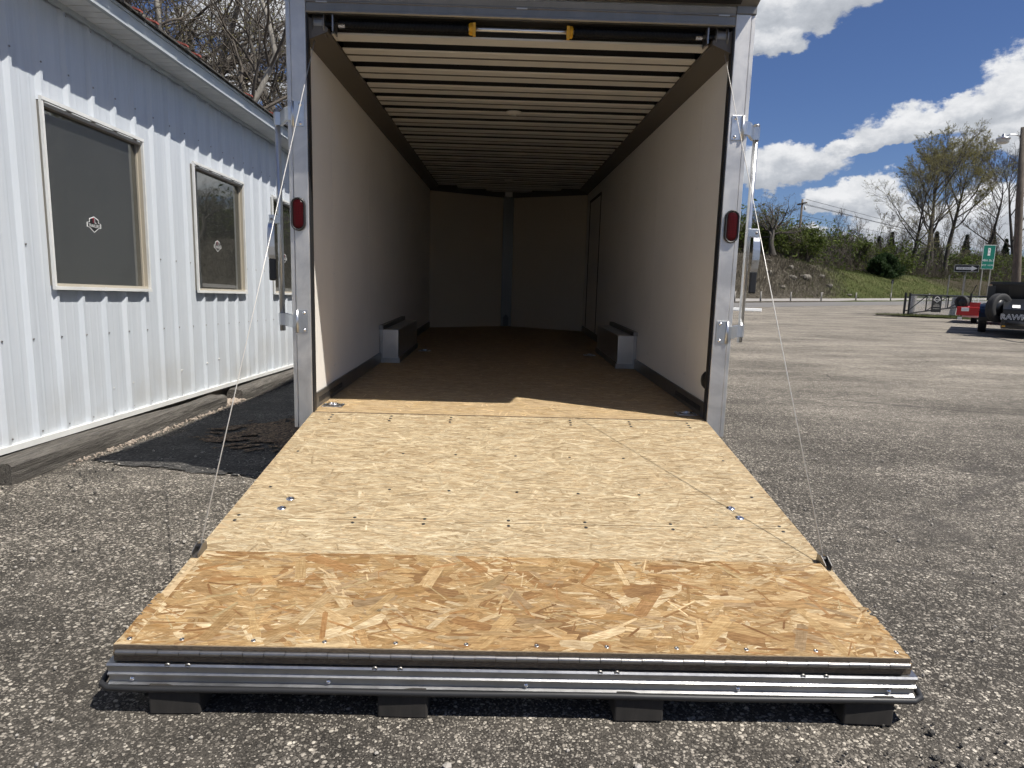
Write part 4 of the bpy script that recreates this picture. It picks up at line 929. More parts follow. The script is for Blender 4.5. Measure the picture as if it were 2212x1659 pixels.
while s < S1-0.3:
    dn_ = 0.030+rg.random()*0.008; tk = 0.010+rg.random()*0.006; a0_, b0_ = EV+0.02+dn_, HS+0.112
    mb = MB(); vs = []
    for s_ in (s+0.004, s+sw-0.004):
        vs += [Bw(s_, a0_, b0_-0.006), Bw(s_, a0_, b0_-0.006+tk), Bw(s_, EV-0.12, b0_+0.050+tk), Bw(s_, EV-0.12, b0_+0.050)]
    mb.add(vs, [(0, 1, 2, 3), (7, 6, 5, 4), (0, 4, 5, 1), (1, 5, 6, 2), (2, 6, 7, 3), (3, 7, 4, 0)]).build('shingle', M['shingle'], BL)
    if rg.random() < 0.4:
        mb = MB(); vs = []
        for s_ in (s+sw*0.30, s+sw*0.30+0.05):
            vs += [Bw(s_, a0_+0.012, b0_+0.003+tk), Bw(s_, a0_+0.012, b0_+0.016+tk), Bw(s_, EV-0.1, b0_+0.066+tk), Bw(s_, EV-0.1, b0_+0.056+tk)]
        mb.add(vs, [(0, 1, 2, 3), (7, 6, 5, 4), (0, 4, 5, 1), (1, 5, 6, 2), (2, 6, 7, 3), (3, 7, 4, 0)]).build('shingle', M['shingle_red'], BL)
    s += sw
# ------------------------------------------------------------------ timbers along the wall base
def timber(name, s0, s1, label, seed):
    xs = np.arange(s0, s1+1e-6, 0.05); nseg = 20; V = []; r = np.random.default_rng(seed)
    ph = r.random(8)*6
    for i, s_ in enumerate(xs):
        endt = min((s_-s0)/0.03, (s1-s_)/0.03, 1.0)
        for j in range(nseg):
            a = 2*math.pi*j/nseg; ca, sa = math.cos(a), math.sin(a)
            q = 1/max(abs(ca), abs(sa)); rad = 0.5*min(q, 1.30)
            jit = 1+0.04*math.sin(3*a+s_*2.1+ph[0])+0.03*math.sin(7*a+s_*5+ph[1])+r.normal(0, 0.012)
            if abs((a+0.3*math.sin(s_*1.3+ph[2])) % 1.9-0.9) < 0.09: jit -= 0.05
            sag = 0.012*math.sin(s_*1.7+ph[3])
            rad *= jit*(0.93+0.07*endt)
            V.append((ca*rad*0.185, s_, sa*rad*0.185+sag*.6))
    Q = []
    for i in range(len(xs)-1):
        for j in range(nseg): Q.append((i*nseg+j, i*nseg+(j+1) % nseg, (i+1)*nseg+(j+1) % nseg, (i+1)*nseg+j))
    V2 = []
    for (x, y, z) in V:
        X = -3.055+0.0213*(y-0.5)+x; V2.append((X, y, float(gz(X-0.2, y))*1.0+0.034+z))
    base = (V2[0][0], V2[0][1], V2[0][2])
    me = bpy.data.meshes.new(name); F_ = Q+[tuple(range(nseg-1, -1, -1)), tuple((len(xs)-1)*nseg+j for j in range(nseg))]
    me.from_pydata(V2, [], F_); me.update()
    o = bpy.data.objects.new(name, me); COL.objects.link(o); me.materials.append(M['timber']); return tag(o, label, 'timber')
timber('landscape_timber', -0.05, 3.02, 'long split weathered timber lying at the foot of the white wall, its square end showing', 4)
timber('landscape_timber', 3.42, 8.6, 'weathered timber at the wall foot beyond the pink rubble, running behind the trailer', 9)
# crumbled pink rubble between the timbers, loose crumbs by the wall and ramp
def rubble(name, m, pts, lo, hi, seed, label, cat):
    r = np.random.default_rng(seed); mb = MB()
    ico = [(0, 0, 1), (.9, 0, .4), (.28, .85, .4), (-.72, .53, .4), (-.72, -.53, .4), (.28, -.85, .4), (.72, .53, -.4), (-.28, .85, -.4), (-.9, 0, -.4), (-.28, -.85, -.4), (.72, -.53, -.4), (0, 0, -1)]
    fc = [(0, 1, 2), (0, 2, 3), (0, 3, 4), (0, 4, 5), (0, 5, 1), (1, 6, 2), (2, 7, 3), (3, 8, 4), (4, 9, 5), (5, 10, 1), (2, 6, 7), (3, 7, 8), (4, 8, 9), (5, 9, 10), (1, 10, 6), (6, 11, 7), (7, 11, 8), (8, 11, 9), (9, 11, 10), (10, 11, 6)]
    for x, y in pts:
        s_ = r.uniform(lo, hi)*(1 if r.random() > .12 else 1.7); sc_ = s_*r.uniform(0.6, 1.2, 3); an = r.random()*6; z = float(gz(x, y))+sc_[2]*0.4
        c, n_ = math.cos(an), math.sin(an); vs = []
        for p in ico:
            q = np.array(p)*sc_*r.uniform(0.8, 1.2, 3); vs.append((x+q[0]*c-q[1]*n_, y+q[0]*n_+q[1]*c, z+q[2]))
        mb.add(vs, fc)
    o = mb.build(name, m); tag(o, label, cat, kind='stuff'); return o
r_ = np.random.default_rng(2)
rubble('pink_rubble', M['pinkrock'], np.stack([r_.normal(-2.98, 0.06, 70), r_.normal(3.22, 0.12, 70)], 1), 0.012, 0.035, 1, 'crumbled pinkish rubble in the gap between the two timbers', 'rubble')
t_ = r_.random(260); rubble('edge_gravel', M['pinkrock'], np.stack([-2.93+r_.normal(0, 0.025, 260)+0.0213*t_*3, 0.4+t_*2.9], 1), 0.004, 0.012, 5, 'thin line of pale grit along the foot of the split timber', 'grit')
rubble('asphalt_crumbs', M['darkrubble'], np.concatenate([np.stack([r_.normal(0.98, 0.26, 620), r_.normal(-2.56, 0.12, 620)], 1), np.stack([r_.normal(-2.75, 0.2, 120), r_.normal(0.1, 0.2, 120)], 1), np.stack([r_.normal(1.35, .12, 60), r_.normal(-2.3, .12, 60)], 1)]), 0.0025, 0.0065, 6, 'loose dark crumbs of broken asphalt scattered by the ramp end', 'crumbs')
px_ = r_.uniform(-3.0, 3.0, 1500); py_ = r_.uniform(-3.4, 1.0, 1500); kp = ~((np.abs(px_) < 1.3) & (py_ > -2.25)) & (px_ > -2.8)
M['chip'] = mat('stone_chip', col=(0.34, 0.315, 0.28), rough=0.9)
rubble('loose_chips', M['chip'], np.stack([px_[kp], py_[kp]], 1), 0.003, 0.008, 8, 'loose pale stone chips lying on the worn asphalt', 'chips')
# ------------------------------------------------------------------ vegetation generators
class Twigs:
    def __init__(s): s.V = []; s.Q = []; s.n = 0
    def tube(s, P, Rd, k):
        n = len(P); t = np.gradient(P, axis=0); t /= np.linalg.norm(t, axis=1, keepdims=True)+1e-9
        a = np.array([0.3, 0.2, 0.93]) if abs(t[0, 2]) < .9 else np.array([1., 0.1, 0])
        u = np.cross(t, a); u /= np.linalg.norm(u, axis=1, keepdims=True)+1e-9; v = np.cross(t, u)
        an = 2*np.pi*np.arange(k)/k
        V = P[:, None, :] + (u[:, None, :]*np.cos(an)[None, :, None]+v[:, None, :]*np.sin(an)[None, :, None])*Rd[:, None, None]
        i, j = np.meshgrid(np.arange(n-1), np.arange(k), indexing='ij'); a0_ = (i*k+j).ravel(); b0_ = (i*k+(j+1) % k).ravel()
        s.V.append(V.reshape(-1, 3)); s.Q.append(np.stack([a0_, b0_, b0_+k, a0_+k], 1)+s.n); s.n += n*k
    def mesh(s, name): return np_mesh(name, np.concatenate(s.V), np.concatenate(s.Q)) if s.n else None
def make_tree(name, seed, height, r0, clear, lv, leaf=0, leafsize=0.05, lean=(0, 0), stems=1, crownmin=0.0):
    """lv: per level dict(n, ratio, ang, wander, trop, seg). Returns (trunk mesh, crown mesh, leaf mesh)."""
    r = np.random.default_rng(seed); tr = Twigs(); cr = Twigs(); LV = []; sides = [9, 6, 4, 3, 3, 3]
    up = np.array([0, 0, 1.0])
    def grow(p, d_, L, rad, lev):
        c = lv[lev]; ns = c['seg']; pts = [p]; dirs = [d_]; st = L/ns
        for i in range(ns):
            d_ = d_ + r.normal(0, c['wander'], 3) + up*c['trop']; d_ = d_/np.linalg.norm(d_)
            p = p + d_*st; pts.append(p); dirs.append(d_)
        P_ = np.array(pts); rr_ = rad*(1-np.linspace(0, 1, ns+1)*c.get('taper', 0.75))
        if lev == 0: rr_[0] *= 1.35
        (tr if lev <= 1 else cr).tube(P_, rr_, sides[lev])
        if lev+1 < len(lv):
            nch = max(1, int(round(c['n']*r.uniform(.8, 1.2))))
            for q in range(nch):
                t = r.uniform(c.get('t0', 0.25), 1.0) if q else 1.0
                k = min(int(t*ns), ns-1); f_ = t*ns-k; pp = P_[k]*(1-f_)+P_[k+1]*f_
                dd = dirs[k+1]; ax = np.cross(dd, r.normal(0, 1, 3)); ax /= np.linalg.norm(ax)+1e-9
                an = c['ang']*r.uniform(.6, 1.3)*(0.5 if q == 0 else 1)
                nd = dd*math.cos(an)+np.cross(ax, dd)*math.sin(an); nd /= np.linalg.norm(nd)
                rad_t = rr_[k]*(1-f_)+rr_[k+1]*f_
                if lev == 0 and pp[2] < crownmin: continue
                grow(pp, nd, L*c['ratio']*r.uniform(.7, 1.25)*(1.15-0.45*t), max(rad_t*(0.72 if q == 0 else 0.55), c.get('rmin', 0.004)), lev+1)
        elif leaf:
            for q in range(leaf):
                t = r.uniform(0.2, 1); k = min(int(t*ns), ns-1); LV.append(P_[k]+(P_[k+1]-P_[k])*r.random()+r.normal(0, leafsize*.8, 3))
    for s_ in range(stems):
        d0 = np.array([lean[0]+r.normal(0, .12)*(stems > 1)*1.6, lean[1]+r.normal(0, .12)*(stems > 1)*1.6, 1.0]); d0 /= np.linalg.norm(d0)
        grow(np.array([r.normal(0, .25)*(stems > 1), r.normal(0, .25)*(stems > 1), -0.15]), d0, height*clear, r0, 0)
    lm = leaf_mesh(name+'_leaf', np.array(LV), leafsize, r) if leaf else None
    return tr.mesh(name+'_trunk'), cr.mesh(name+'_crown'), lm
def leaf_mesh(name, C, size, r, elong=1.5):
    n = len(C); a = r.normal(0, 1, (n, 3)); a /= np.linalg.norm(a, axis=1, keepdims=True); b = np.cross(a, r.normal(0, 1, (n, 3))); b /= np.linalg.norm(b, axis=1, keepdims=True)+1e-9
    s_ = size*r.uniform(.5, 1.3, (n, 1)); a *= s_*elong; b *= s_*0.7
    V = np.stack([C-a, C+b*0.9-a*.1, C+a, C-b*.9+a*.1], 1).reshape(-1, 3); Q = np.arange(n*4).reshape(-1, 4)
    return np_mesh(name, V, Q, smooth=False)
def tree_thing(name, meshes, mats, label, cat, loc, rz=0, sc_=1.0, group=None, tilt=(0, 0)):
    o = thing(name, label, cat, loc, rz, group); o.rotation_euler = (tilt[0], tilt[1], rz); o.scale = (sc_, sc_, sc_) if not hasattr(sc_, '__len__') else sc_
    for nm, me, m in zip(('trunk', 'crown', 'foliage'), meshes, mats):
        if me is not None: inst(nm, me, m, o)
    return o
def hpx(x): return 599+(x-1234)*0.0277
def ray(x, y=None):
    y = hpx(x) if y is None else y
    return rr*((x-1106)/1471.6) - uu*((y-829.5)/1471.6) + fw
def at_line(x, o, D=0.0):      # where the sight line over picture column x meets the line parallel to the road, D behind o
    v = ray(x); cx, cy = -0.0702, -4.0361
    den = -v.x*dr.y+v.y*dr.x; num = D+(cx-o[0])*dr.y-(cy-o[1])*dr.x
    t = num/den; return cx+v.x*t, cy+v.y*t, t
def on_bank(x, D):
    X, Y, t = at_line(x, gA, D); return Vector((X, Y, float(bank_z(np.array(X), np.array(Y)))-0.1)), t
def m_at(px, t): return px*t/1471.6
# --- old gnarled oak
OAK = [dict(n=7, ratio=.95, ang=.75, wander=.13, trop=.02, seg=6, t0=.45, taper=.35), dict(n=7, ratio=.62, ang=.75, wander=.22, trop=.05, seg=7, taper=.6), dict(n=6, ratio=.55, ang=.8, wander=.25, trop=.05, seg=5, taper=.7, rmin=.012),
       dict(n=5, ratio=.55, ang=.8, wander=.25, trop=.03, seg=4, taper=.6, rmin=.008), dict(n=0, ratio=.5, ang=.8, wander=.25, trop=.03, seg=3, taper=.6)]
oakA = make_tree('oak', 14, 13, .40, .36, [dict(OAK[0], n=9)]+[dict(OAK[1], n=9, trop=.07)]+OAK[2:], leaf=1, leafsize=.05)
oakB = make_tree('oakb', 12, 14, .32, .50, OAK, leaf=1, leafsize=.03)
oakN = make_tree('oakn', 19, 13, .30, .55, OAK[:1]+[dict(OAK[1], n=10)]+OAK[2:], leaf=1, leafsize=.03)
# --- cottonwood: tall, ascending limbs
COT = [dict(n=15, ratio=.48, ang=.70, wander=.035, trop=.03, seg=9, t0=.28, taper=.8), dict(n=8, ratio=.48, ang=.55, wander=.08, trop=.10, seg=6, taper=.75, rmin=.03), dict(n=6, ratio=.5, ang=.6, wander=.12, trop=.08, seg=4, taper=.7, rmin=.02),
       dict(n=5, ratio=.55, ang=.7, wander=.15, trop=.04, seg=3, taper=.6, rmin=.014), dict(n=0, ratio=.5, ang=.7, wander=.2, trop=.04, seg=2, taper=.5)]
cotA = make_tree('cotton', 21, 21, .42, 1.0, COT, leaf=8, leafsize=.055, crownmin=4)
cotB = make_tree('cottonb', 22, 20, .38, 1.0, COT, leaf=4, leafsize=.05, crownmin=4)
cotC = make_tree('cottonc', 23, 19, .34, 1.0, COT, leaf=0, crownmin=3)
# --- slimmer bare trees of the wood
BAR = [dict(n=11, ratio=.36, ang=.6, wander=.05, trop=.03, seg=8, t0=.2, taper=.85), dict(n=7, ratio=.5, ang=.6, wander=.12, trop=.07, seg=5, taper=.75, rmin=.022), dict(n=6, ratio=.5, ang=.7, wander=.15, trop=.05, seg=4, taper=.7, rmin=.016), dict(n=0, ratio=.5, ang=.7, wander=.15, trop=.05, seg=3, taper=.6, rmin=.012)]
barA = make_tree('bare', 31, 11, .16, 1.0, BAR); barB = make_tree('bareb', 32, 10, .13, 1.0, BAR); barC = make_tree('barec', 33, 12, .15, 1.0, BAR, leaf=1, leafsize=.08)
# --- multi-stem shrubs
SHR = [dict(n=8, ratio=.5, ang=.6, wander=.12, trop=.03, seg=4, t0=.15, taper=.7), dict(n=6, ratio=.5, ang=.6, wander=.15, trop=.05, seg=3, taper=.7, rmin=.012), dict(n=4, ratio=.5, ang=.7, wander=.2, trop=.03, seg=3, taper=.6, rmin=.01), dict(n=0, ratio=.5, ang=.7, wander=.2, trop=.03, seg=2, taper=.6)]
shrA = make_tree('shrub', 41, 4, .05, .8, SHR, leaf=3, leafsize=.09, stems=7)
shrB = make_tree('shrubb', 42, 4, .05, .8, SHR, leaf=0, stems=7)
def conifer(seed, h, rad, n, size, bulge=False):
    r = np.random.default_rng(seed); t = r.random(n)**0.8; z = (0.04+0.96*t)*h
    prof_ = (1-t)*(0.85+0.15*np.sin(t*70)) if not bulge else np.sqrt(np.clip(1-(2*t-0.85)**2/1.4, 0, 1))
    a = r.random(n)*6.283; q = rad*prof_*np.sqrt(r.random(n))*(1+0.22*np.sin(a*5+t*9)+0.15*np.sin(a*11)+(0.45*np.sin(a*2+1.3)*np.sin(t*5+a) if bulge else 0))
    C = np.stack([np.cos(a)*q, np.sin(a)*q, z-q*0.15], 1); tw = Twigs(); tw.tube(np.array([[0, 0, -.1], [0, 0, h*.5], [0, 0, h*.95]]), np.array([h*.014, h*.01, .02]), 6)
    return tw.mesh('c_trunk'), leaf_mesh('c_leaf', C, size, r, 2.2)
spr = conifer(51, 9, 2.2, 7000, .16); jun = conifer(52, 3.2, 1.9, 9000, .10, True)
# ------------------------------------------------------------------ trees over the building
for i, (x, y, sc_, rz, ms, lb) in enumerate((
        (-8.6, 15.5, 0.95, 0.4, oakN, 'gnarled grey-barked oak with first buds rising just behind the metal building roof'),
        (-6.9, 19.0, 0.92, 2.2, oakB, 'tall bare oak with dark crooked limbs behind the building, next to the trailer'),
        (-12.5, 17.0, 0.95, 4.0, oakB, 'broad leafing oak farther along behind the building roof'),
        (-10.5, 24.0, 1.15, 1.1, oakN, 'large oak deep in the wood behind the building, twigs against the clouds'),
        (-6.0, 28.0, 1.2, 5.2, oakA, 'bare oak of the wood showing between the building eave and the trailer'),
        (-7.6, 23.0, 1.05, 3.9, oakN, 'oak crowded by its neighbours in the wood behind the trailer'),
        (-16.0, 27.0, 1.3, 3.1, oakN, 'wide oak standing well behind the others over the building roof'))):
    tree_thing('oak_tree', ms, (M['bark2'] if i == 0 else M['bark'], M['twig'], M['budolive']), lb, 'tree', (x, y, -0.5), rz, sc_)
# ------------------------------------------------------------------ far wood
oak_p, t = on_bank(1664, 7.0)
tree_thing('oak_tree', oakA, (M['bark'], M['twig'], M['budolive']), 'lone dark spreading oak standing on the rocky brush bank beside the utility pole', 'tree', oak_p+Vector((0, 0, 0.3)), 0.8, m_at(185, t)/12.2)
for i, (x, D, hgt, ms, rz, tl, lb) in enumerate((
        (1990, 9, 290, cotA, 0.3, (0, 0.10), 'tallest cottonwood with yellow-green budding crown behind the grassy bank'),
        (2003, 11, 285, cotB, 1.9, (0.02, -0.02), 'straight cottonwood trunk sharing a clump with the budding one behind the bank'),
        (2036, 10, 285, cotA, 3.6, (0, -0.07), 'cottonwood with pale buds leaning away from the clump behind the bank'),
        (1965, 10, 240, cotB, 4.4, (0, 0.22), 'cottonwood leaning outward over the dark juniper bush'),
        (2120, 12, 275, cotC, 0.9, (0, -0.16), 'bare forked tree between the cottonwood clump and the lamp pole'),
        (2185, 12, 300, cotC, 2.9, (0, 0.05), 'bare tall tree showing behind the street lamp'),
        (2260, 12, 310, cotB, 5.2, (0, 0.05), 'tall budding tree beyond the street lamp pole'))):
    p, t = on_bank(x, D+2); tree_thing('cottonwood', ms, (M['bark'], M['twig'], M['bud']), lb, 'tree', p, rz, m_at(hgt, t)/26.5*np.array([1.25, 1.25, 1.0]), tilt=tl)
rg = np.random.default_rng(77)
G = 'bare trees of the far wood'
for i in range(58):
    x = (1600+i*16 if i < 46 else 1230+(i-46)*30)+rg.uniform(-9, 9); D = rg.uniform(11, 28); p, t = on_bank(x, D)
    h = rg.uniform(85, 140) if x > 1760 else rg.uniform(45, 75)
    tree_thing('bare_tree', (barA, barB, barC)[i % 3], (M['bark'], M['twig'], M['budolive']), 'slender leafless tree in the wood behind the roadside bank', 'tree', p, rg.random()*6, m_at(h, t)/13.5, G)
for i, (x, D, h) in enumerate(((1748, 14, 78), (1915, 16, 95), (1888, 18, 85), (2010, 20, 100), (2075, 18, 95), (2160, 18, 90), (1800, 20, 70), (2130, 22, 110))):
    p, t = on_bank(x, D); s_ = m_at(h, t)/9
    o = thing('spruce_tree', 'dark evergreen spruce standing among the bare trees of the wood', 'tree', p, i, 'spruces in the far wood'); o.scale = (s_, s_, s_)
    inst('trunk', spr[0], M['bark'], o); inst('foliage', spr[1], M['spruce'], o)
p, t = on_bank(1906, 7.0); s_ = m_at(50, t)/3.2
o = thing('juniper_bush', 'rounded dark green juniper bush at the top of the grassy bank', 'bush', p, 0); o.scale = (s_, s_, s_)
inst('trunk', jun[0], M['bark'], o); inst('foliage', jun[1], M['juniper'], o)
for i, (x, D, h, k) in enumerate(((1640, 5, 62, 0), (1668, 4, 60, 0), (1700, 4, 70, 0), (1725, 5, 78, 1), (1742, 4, 60, 1), (1612, 5, 70, 0), (1775, 8, 62, 2), (1800, 7, 58, 2), (1830, 8, 75, 0), (1855, 7, 60, 2), (1880, 7, 62, 0), (1935, 6, 45, 0), (1960, 8, 60, 2), (1990, 6, 40, 2), (2060, 8, 55, 0), (2090, 8, 60, 2), (2140, 9, 60, 2), (2175, 9, 60, 0), (1820, 10, 90, 2), (1765, 10, 80, 0), (2030, 8, 50, 2), (2110, 9, 55, 0))):
    p, t = on_bank(x, D+5); ms = shrB if k == 2 else shrA
    lb = ('leafing green shrub at the edge of the wood on the bank', 'bright yellow-green shrub by the foot of the utility pole', 'brown leafless shrub at the edge of the wood on the bank')[k]
    tree_thing('shrub', ms, (M['twig'], M['twig'], M['bud'] if k == 1 else M['leafgreen']), lb, 'shrub', p, rg.random()*6, m_at(h, t)/4.2*np.array([1.25, 1.25, 1]), ('leafing shrubs on the bank', 'yellow-green shrubs by the pole', 'leafless shrubs on the bank')[k])
# undergrowth that reads as one mass
def mass(name, n, x0, x1, D0, D1, hlo, hhi, m, seed, label, cat, leafm=None):
    r = np.random.default_rng(seed); X = r.uniform(x0, x1, n); D = r.uniform(D0, D1, n); V = []; Q = []
    P0 = np.array([at_line(a, gA, b)[:2] for a, b in zip(X[:400], D[:400])])
    # interpolate cheaply: reuse 400 sight lines with jitter
    P_ = P0[r.integers(0, 400, n)]+r.normal(0, 0.8, (n, 2)); Z = bank_z(P_[:, 0], P_[:, 1])
    h = r.uniform(hlo, hhi, n); d_ = r.normal(0, .38, (n, 2)); k = 3
    w_ = 0.018+0.012*r.random(n); an = 2*np.pi*np.arange(3)/3
    B = np.stack([P_[:, 0], P_[:, 1], Z+r.random(n)*h*.5], 1); E_ = B+np.stack([d_[:, 0]*h*.6, d_[:, 1]*h*.6, h*.6], 1)
    off = np.stack([np.cos(an), np.sin(an), an*0], 1)
    V = np.concatenate([B[:, None, :]+off*w_[:, None, None], E_[:, None, :]+off*w_[:, None, None]*.4], 1).reshape(-1, 3)
    b = np.arange(n)[:, None]*6; Q = np.concatenate([b+np.array([[0, 1, 4, 3]]), b+np.array([[1, 2, 5, 4]]), b+np.array([[2, 0, 3, 5]])])
    o = bpy.data.objects.new(name, np_mesh(name, V, Q)); COL.objects.link(o); o.data.materials.append(m); tag(o, label, cat, kind='stuff')
    return P_, Z
mass('thicket', 38000, 1180, 2330, 12, 30, 1.5, 6.5, M['twig'], 61, 'brown tangle of bare undergrowth below the far trees', 'undergrowth')
mass('thicket', 9000, 1180, 2330, 9.5, 16, 0.6, 2.2, M['drybrush'], 62, 'pale dry stems fringing the wood above the bank', 'undergrowth')
mass('brush', 8000, 1300, 1790, 0.5, 6.0, 0.15, 0.7, M['drybrush'], 63, 'low dry brush covering the rocky end of the bank', 'brush')
r = np.random.default_rng(64)
n = 22000; XX = r.uniform(1200, 2330, 500); PP = np.array([at_line(a, gA, b)[:2] for a, b in zip(XX, r.uniform(9, 24, 500))]); pk = PP[r.integers(0, 500, n)]+r.normal(0, 1.2, (n, 2))
C = np.stack([pk[:, 0], pk[:, 1], bank_z(pk[:, 0], pk[:, 1])+r.random(n)**1.6*5.5], 1)
o = bpy.data.objects.new('understory_leaves', leaf_mesh('understory_leaves', C, .16, r)); COL.objects.link(o); o.data.materials.append(M['leafgreen']); tag(o, 'thin olive-green haze of new leaves low in the far wood', 'leaves', kind='stuff')
# long grass tufts and the blades over the bank
n = 26000; XX = r.uniform(1700, 2330, 900); PP = np.array([at_line(a, gA, b)[:2] for a, b in zip(XX, r.uniform(0.2, 9, 900))]); pk = PP[r.integers(0, 900, n)]+r.normal(0, .7, (n, 2))
zb_ = bank_z(pk[:, 0], pk[:, 1]); kp = zb_ > 0
pk = pk[kp]; zb_ = zb_[kp]; n = len(pk); hh = r.uniform(.08, .28, n); an = r.random(n)*6.28
V = np.stack([np.stack([pk[:, 0]-np.cos(an)*.02, pk[:, 1]-np.sin(an)*.02, zb_-.03], 1), np.stack([pk[:, 0]+np.cos(an)*.02, pk[:, 1]+np.sin(an)*.02, zb_-.03], 1), np.stack([pk[:, 0]+r.normal(0, .06, n), pk[:, 1]+r.normal(0, .06, n), zb_+hh], 1)], 1).reshape(-1, 3)
o = bpy.data.objects.new('bank_grass', np_mesh('bank_grass', V, None, np.arange(n*3).reshape(-1, 3), smooth=False)); COL.objects.link(o); o.data.materials.append(M['grassblade']); tag(o, 'spring grass growing over the roadside bank', 'grass', kind='stuff')
# limestone slabs in the bank
for i, (x, D, w_, h_, yp) in enumerate(((1737, 2.8, 34, 12, 0), (1710, 2.6, 18, 9, 1), (1771, 3.4, 18, 9, 2), (1790, 2.0, 17, 8, 3), (1775, 0.8, 16, 5, 4), (1836, 0.9, 18, 4, 5), (1705, 4.0, 18, 8, 6), (1660, 3.0, 16, 10, 7), (1655, 5.0, 22, 6, 8), (1690, 1.5, 14, 7, 9))):
    X, Y, t = at_line(x, gA, D); z = float(bank_z(np.array(X), np.array(Y))); w2 = m_at(w_, t)/2; h2 = m_at(h_, t)/2
    rr_ = np.random.default_rng(90+i); mb = MB(); n = 11; rows = []
    for j, (zz, sc_) in enumerate(((-.9, .75), (-.3, 1.0), (.45, .95), (.95, .7))):
        rows.append([(math.cos(a)*w2*sc_*(1+rr_.normal(0, .09)), math.sin(a)*w2*.7*sc_*(1+rr_.normal(0, .09)), h2*zz+h2*.1*rr_.normal()) for a in np.linspace(0, 2*math.pi, n+1)[:-1]])
    vs = [q for r2 in rows for q in r2]; fs = [tuple(range(n-1, -1, -1)), tuple(range(3*n, 4*n))]
    for k in range(3):
        for j in range(n): fs.append((k*n+j, k*n+(j+1) % n, (k+1)*n+(j+1) % n, (k+1)*n+j))
    mb.add(vs, fs); o = mb.build('rock', M['rock'], None, loc=(X, Y, z+h2*.3), rot=(rr_.normal(0, .1), rr_.normal(0, .1), rr_.random()*3))
    tag(o, 'pale limestone slab jutting from the brushy end of the bank', 'rock', 'limestone slabs in the bank')
# ------------------------------------------------------------------ roadside: marker posts, pole and wires, signs
pm = MB().tube([(0, 0, -0.05), (0, 0, 0.72)], 0.055, 8).mesh('marker_post', True)
for x in (1590, 1646, 1711, 1777, 1852, 1927, 2010, 2100):
    X, Y, t = at_line(x, bA, 0.15); o = inst('marker_post', pm, M['greypost'], None, (X, Y, 0)); tag(o, 'short grey post in the row between the road lanes', 'post', 'posts along the road')
X, Y, t = at_line(1927, bA, 0.6)
mb = MB().tube([(0, 0, 0), (0, 0, 1.75)], .03, 6); o = thing('delineator', 'thin roadside reflector stake taller than the grey posts', 'stake', (X, Y, 0)); mb.build('stake', M['darksteel'], o); MB().box(-.11, .11, -.015, .015, 1.55, 1.9).build('reflector', M['signblack'], o)
# low grass ridge under the posts
mb = MB(); n = 80
for i in range(n+1):
    a = along(bA, -20+i*2.5); mb.v += [(a[0]+.5*dr.y, a[1]-.5*dr.x, 0.0), (a[0], a[1], 0.05+0.05*random.Random(i).random()), (a[0]-.5*dr.y, a[1]+.5*dr.x, 0.0)]
    if i: k = 3*i; mb.f += [(k-3, k, k+1, k-2), (k-2, k+1, k+2, k-1)]
o = mb.build('verge', M['bank']); o['kind'] = 'structure'
p, t = on_bank(1717, 9); H = m_at(92, t)+2.2
up_ = thing('utility_pole', 'thin wooden utility pole with crossarm beside the lone oak', 'utility pole', p)
MB().tube([(0, 0, -.2), (0, 0, H)], [.16, .11], 8).build('pole', M['polewood'], up_, smooth=True)
MB().box(-.09, .09, -1.1, 1.1, H-.55, H-.42).build('crossarm', M['polewood'], up_)
MB().lathe([(0, .15), (.1, .1), (.12, -.2), (.06, -.25), (0, -.25)], c=(0.35, 0, H-.9), seg=10).build('transformer', M['paleglass'], up_, smooth=True)
p2, t2 = on_bank(2300, 40)
for k, dz_ in enumerate((-.1, -.35, -.62, -1.6)):
    a = p+Vector((0, (-1, 1, -1, 1)[k]*0.9, H+dz_)); b = Vector((p2.x, p2.y, p.z+H+dz_+3)); pts = []
    for i in range(25):
        q = i/24; v = a.lerp(b, q); v.z -= 1.6*4*q*(1-q)*.5; pts.append(v-p)
    MB().tube(pts, .022, 4).build('wire', M['signblack'], up_)
# one-way sign
X, Y = 29.75, 40.0
ow = thing('one_way_sign', 'black and white one-way arrow sign on thin posts near the gate', 'sign', (X, Y, 0), R(-33))
MB().box(-.66, .66, -.01, .01, 2.36, 2.80).build('panel', M['signblack'], ow, bevel=.005)
for (a, b, c, d_) in ((-.66, .66, 2.36, 2.375), (-.66, .66, 2.785, 2.80), (-.66, -.645, 2.375, 2.785), (.645, .66, 2.375, 2.785)):
    MB().box(a+.001, b-.001, -.0135, -.0105, c, d_).build('border', M['signwhite'], ow)
mb = MB(); pts = [(-.56, 2.50), (.26, 2.50), (.26, 2.42), (.58, 2.58), (.26, 2.74), (.26, 2.66), (-.56, 2.66)]
mb.add([(x, -.0125, z) for x, z in pts], [(0, 1, 5, 6), (2, 3, 4)]); mb.build('arrow', M['signwhite'], ow)
me = text_mesh('ONE WAY', .145); me.materials.clear(); me.materials.append(M['signblack']); o = bpy.data.objects.new('lettering', me); COL.objects.link(o); o.parent = ow; o.location = (-.14, -.0145, 2.58); o.rotation_euler = (R(90), 0, 0)
MB().box(-.02, .02, .012, .05, 0, 2.7).build('post', M['greypost'], ow)
for (x, y) in ((29.35, 41.0), (30.75, 41.6)):
    o = MB().tube([(0, 0, 0), (0, 0, 2.15)], .035, 6).build('sign_post', M['darksteel'], None, loc=(x, y, 0)); tag(o, 'bare dark steel post standing beside the one-way sign', 'post', 'bare posts by the one-way sign')
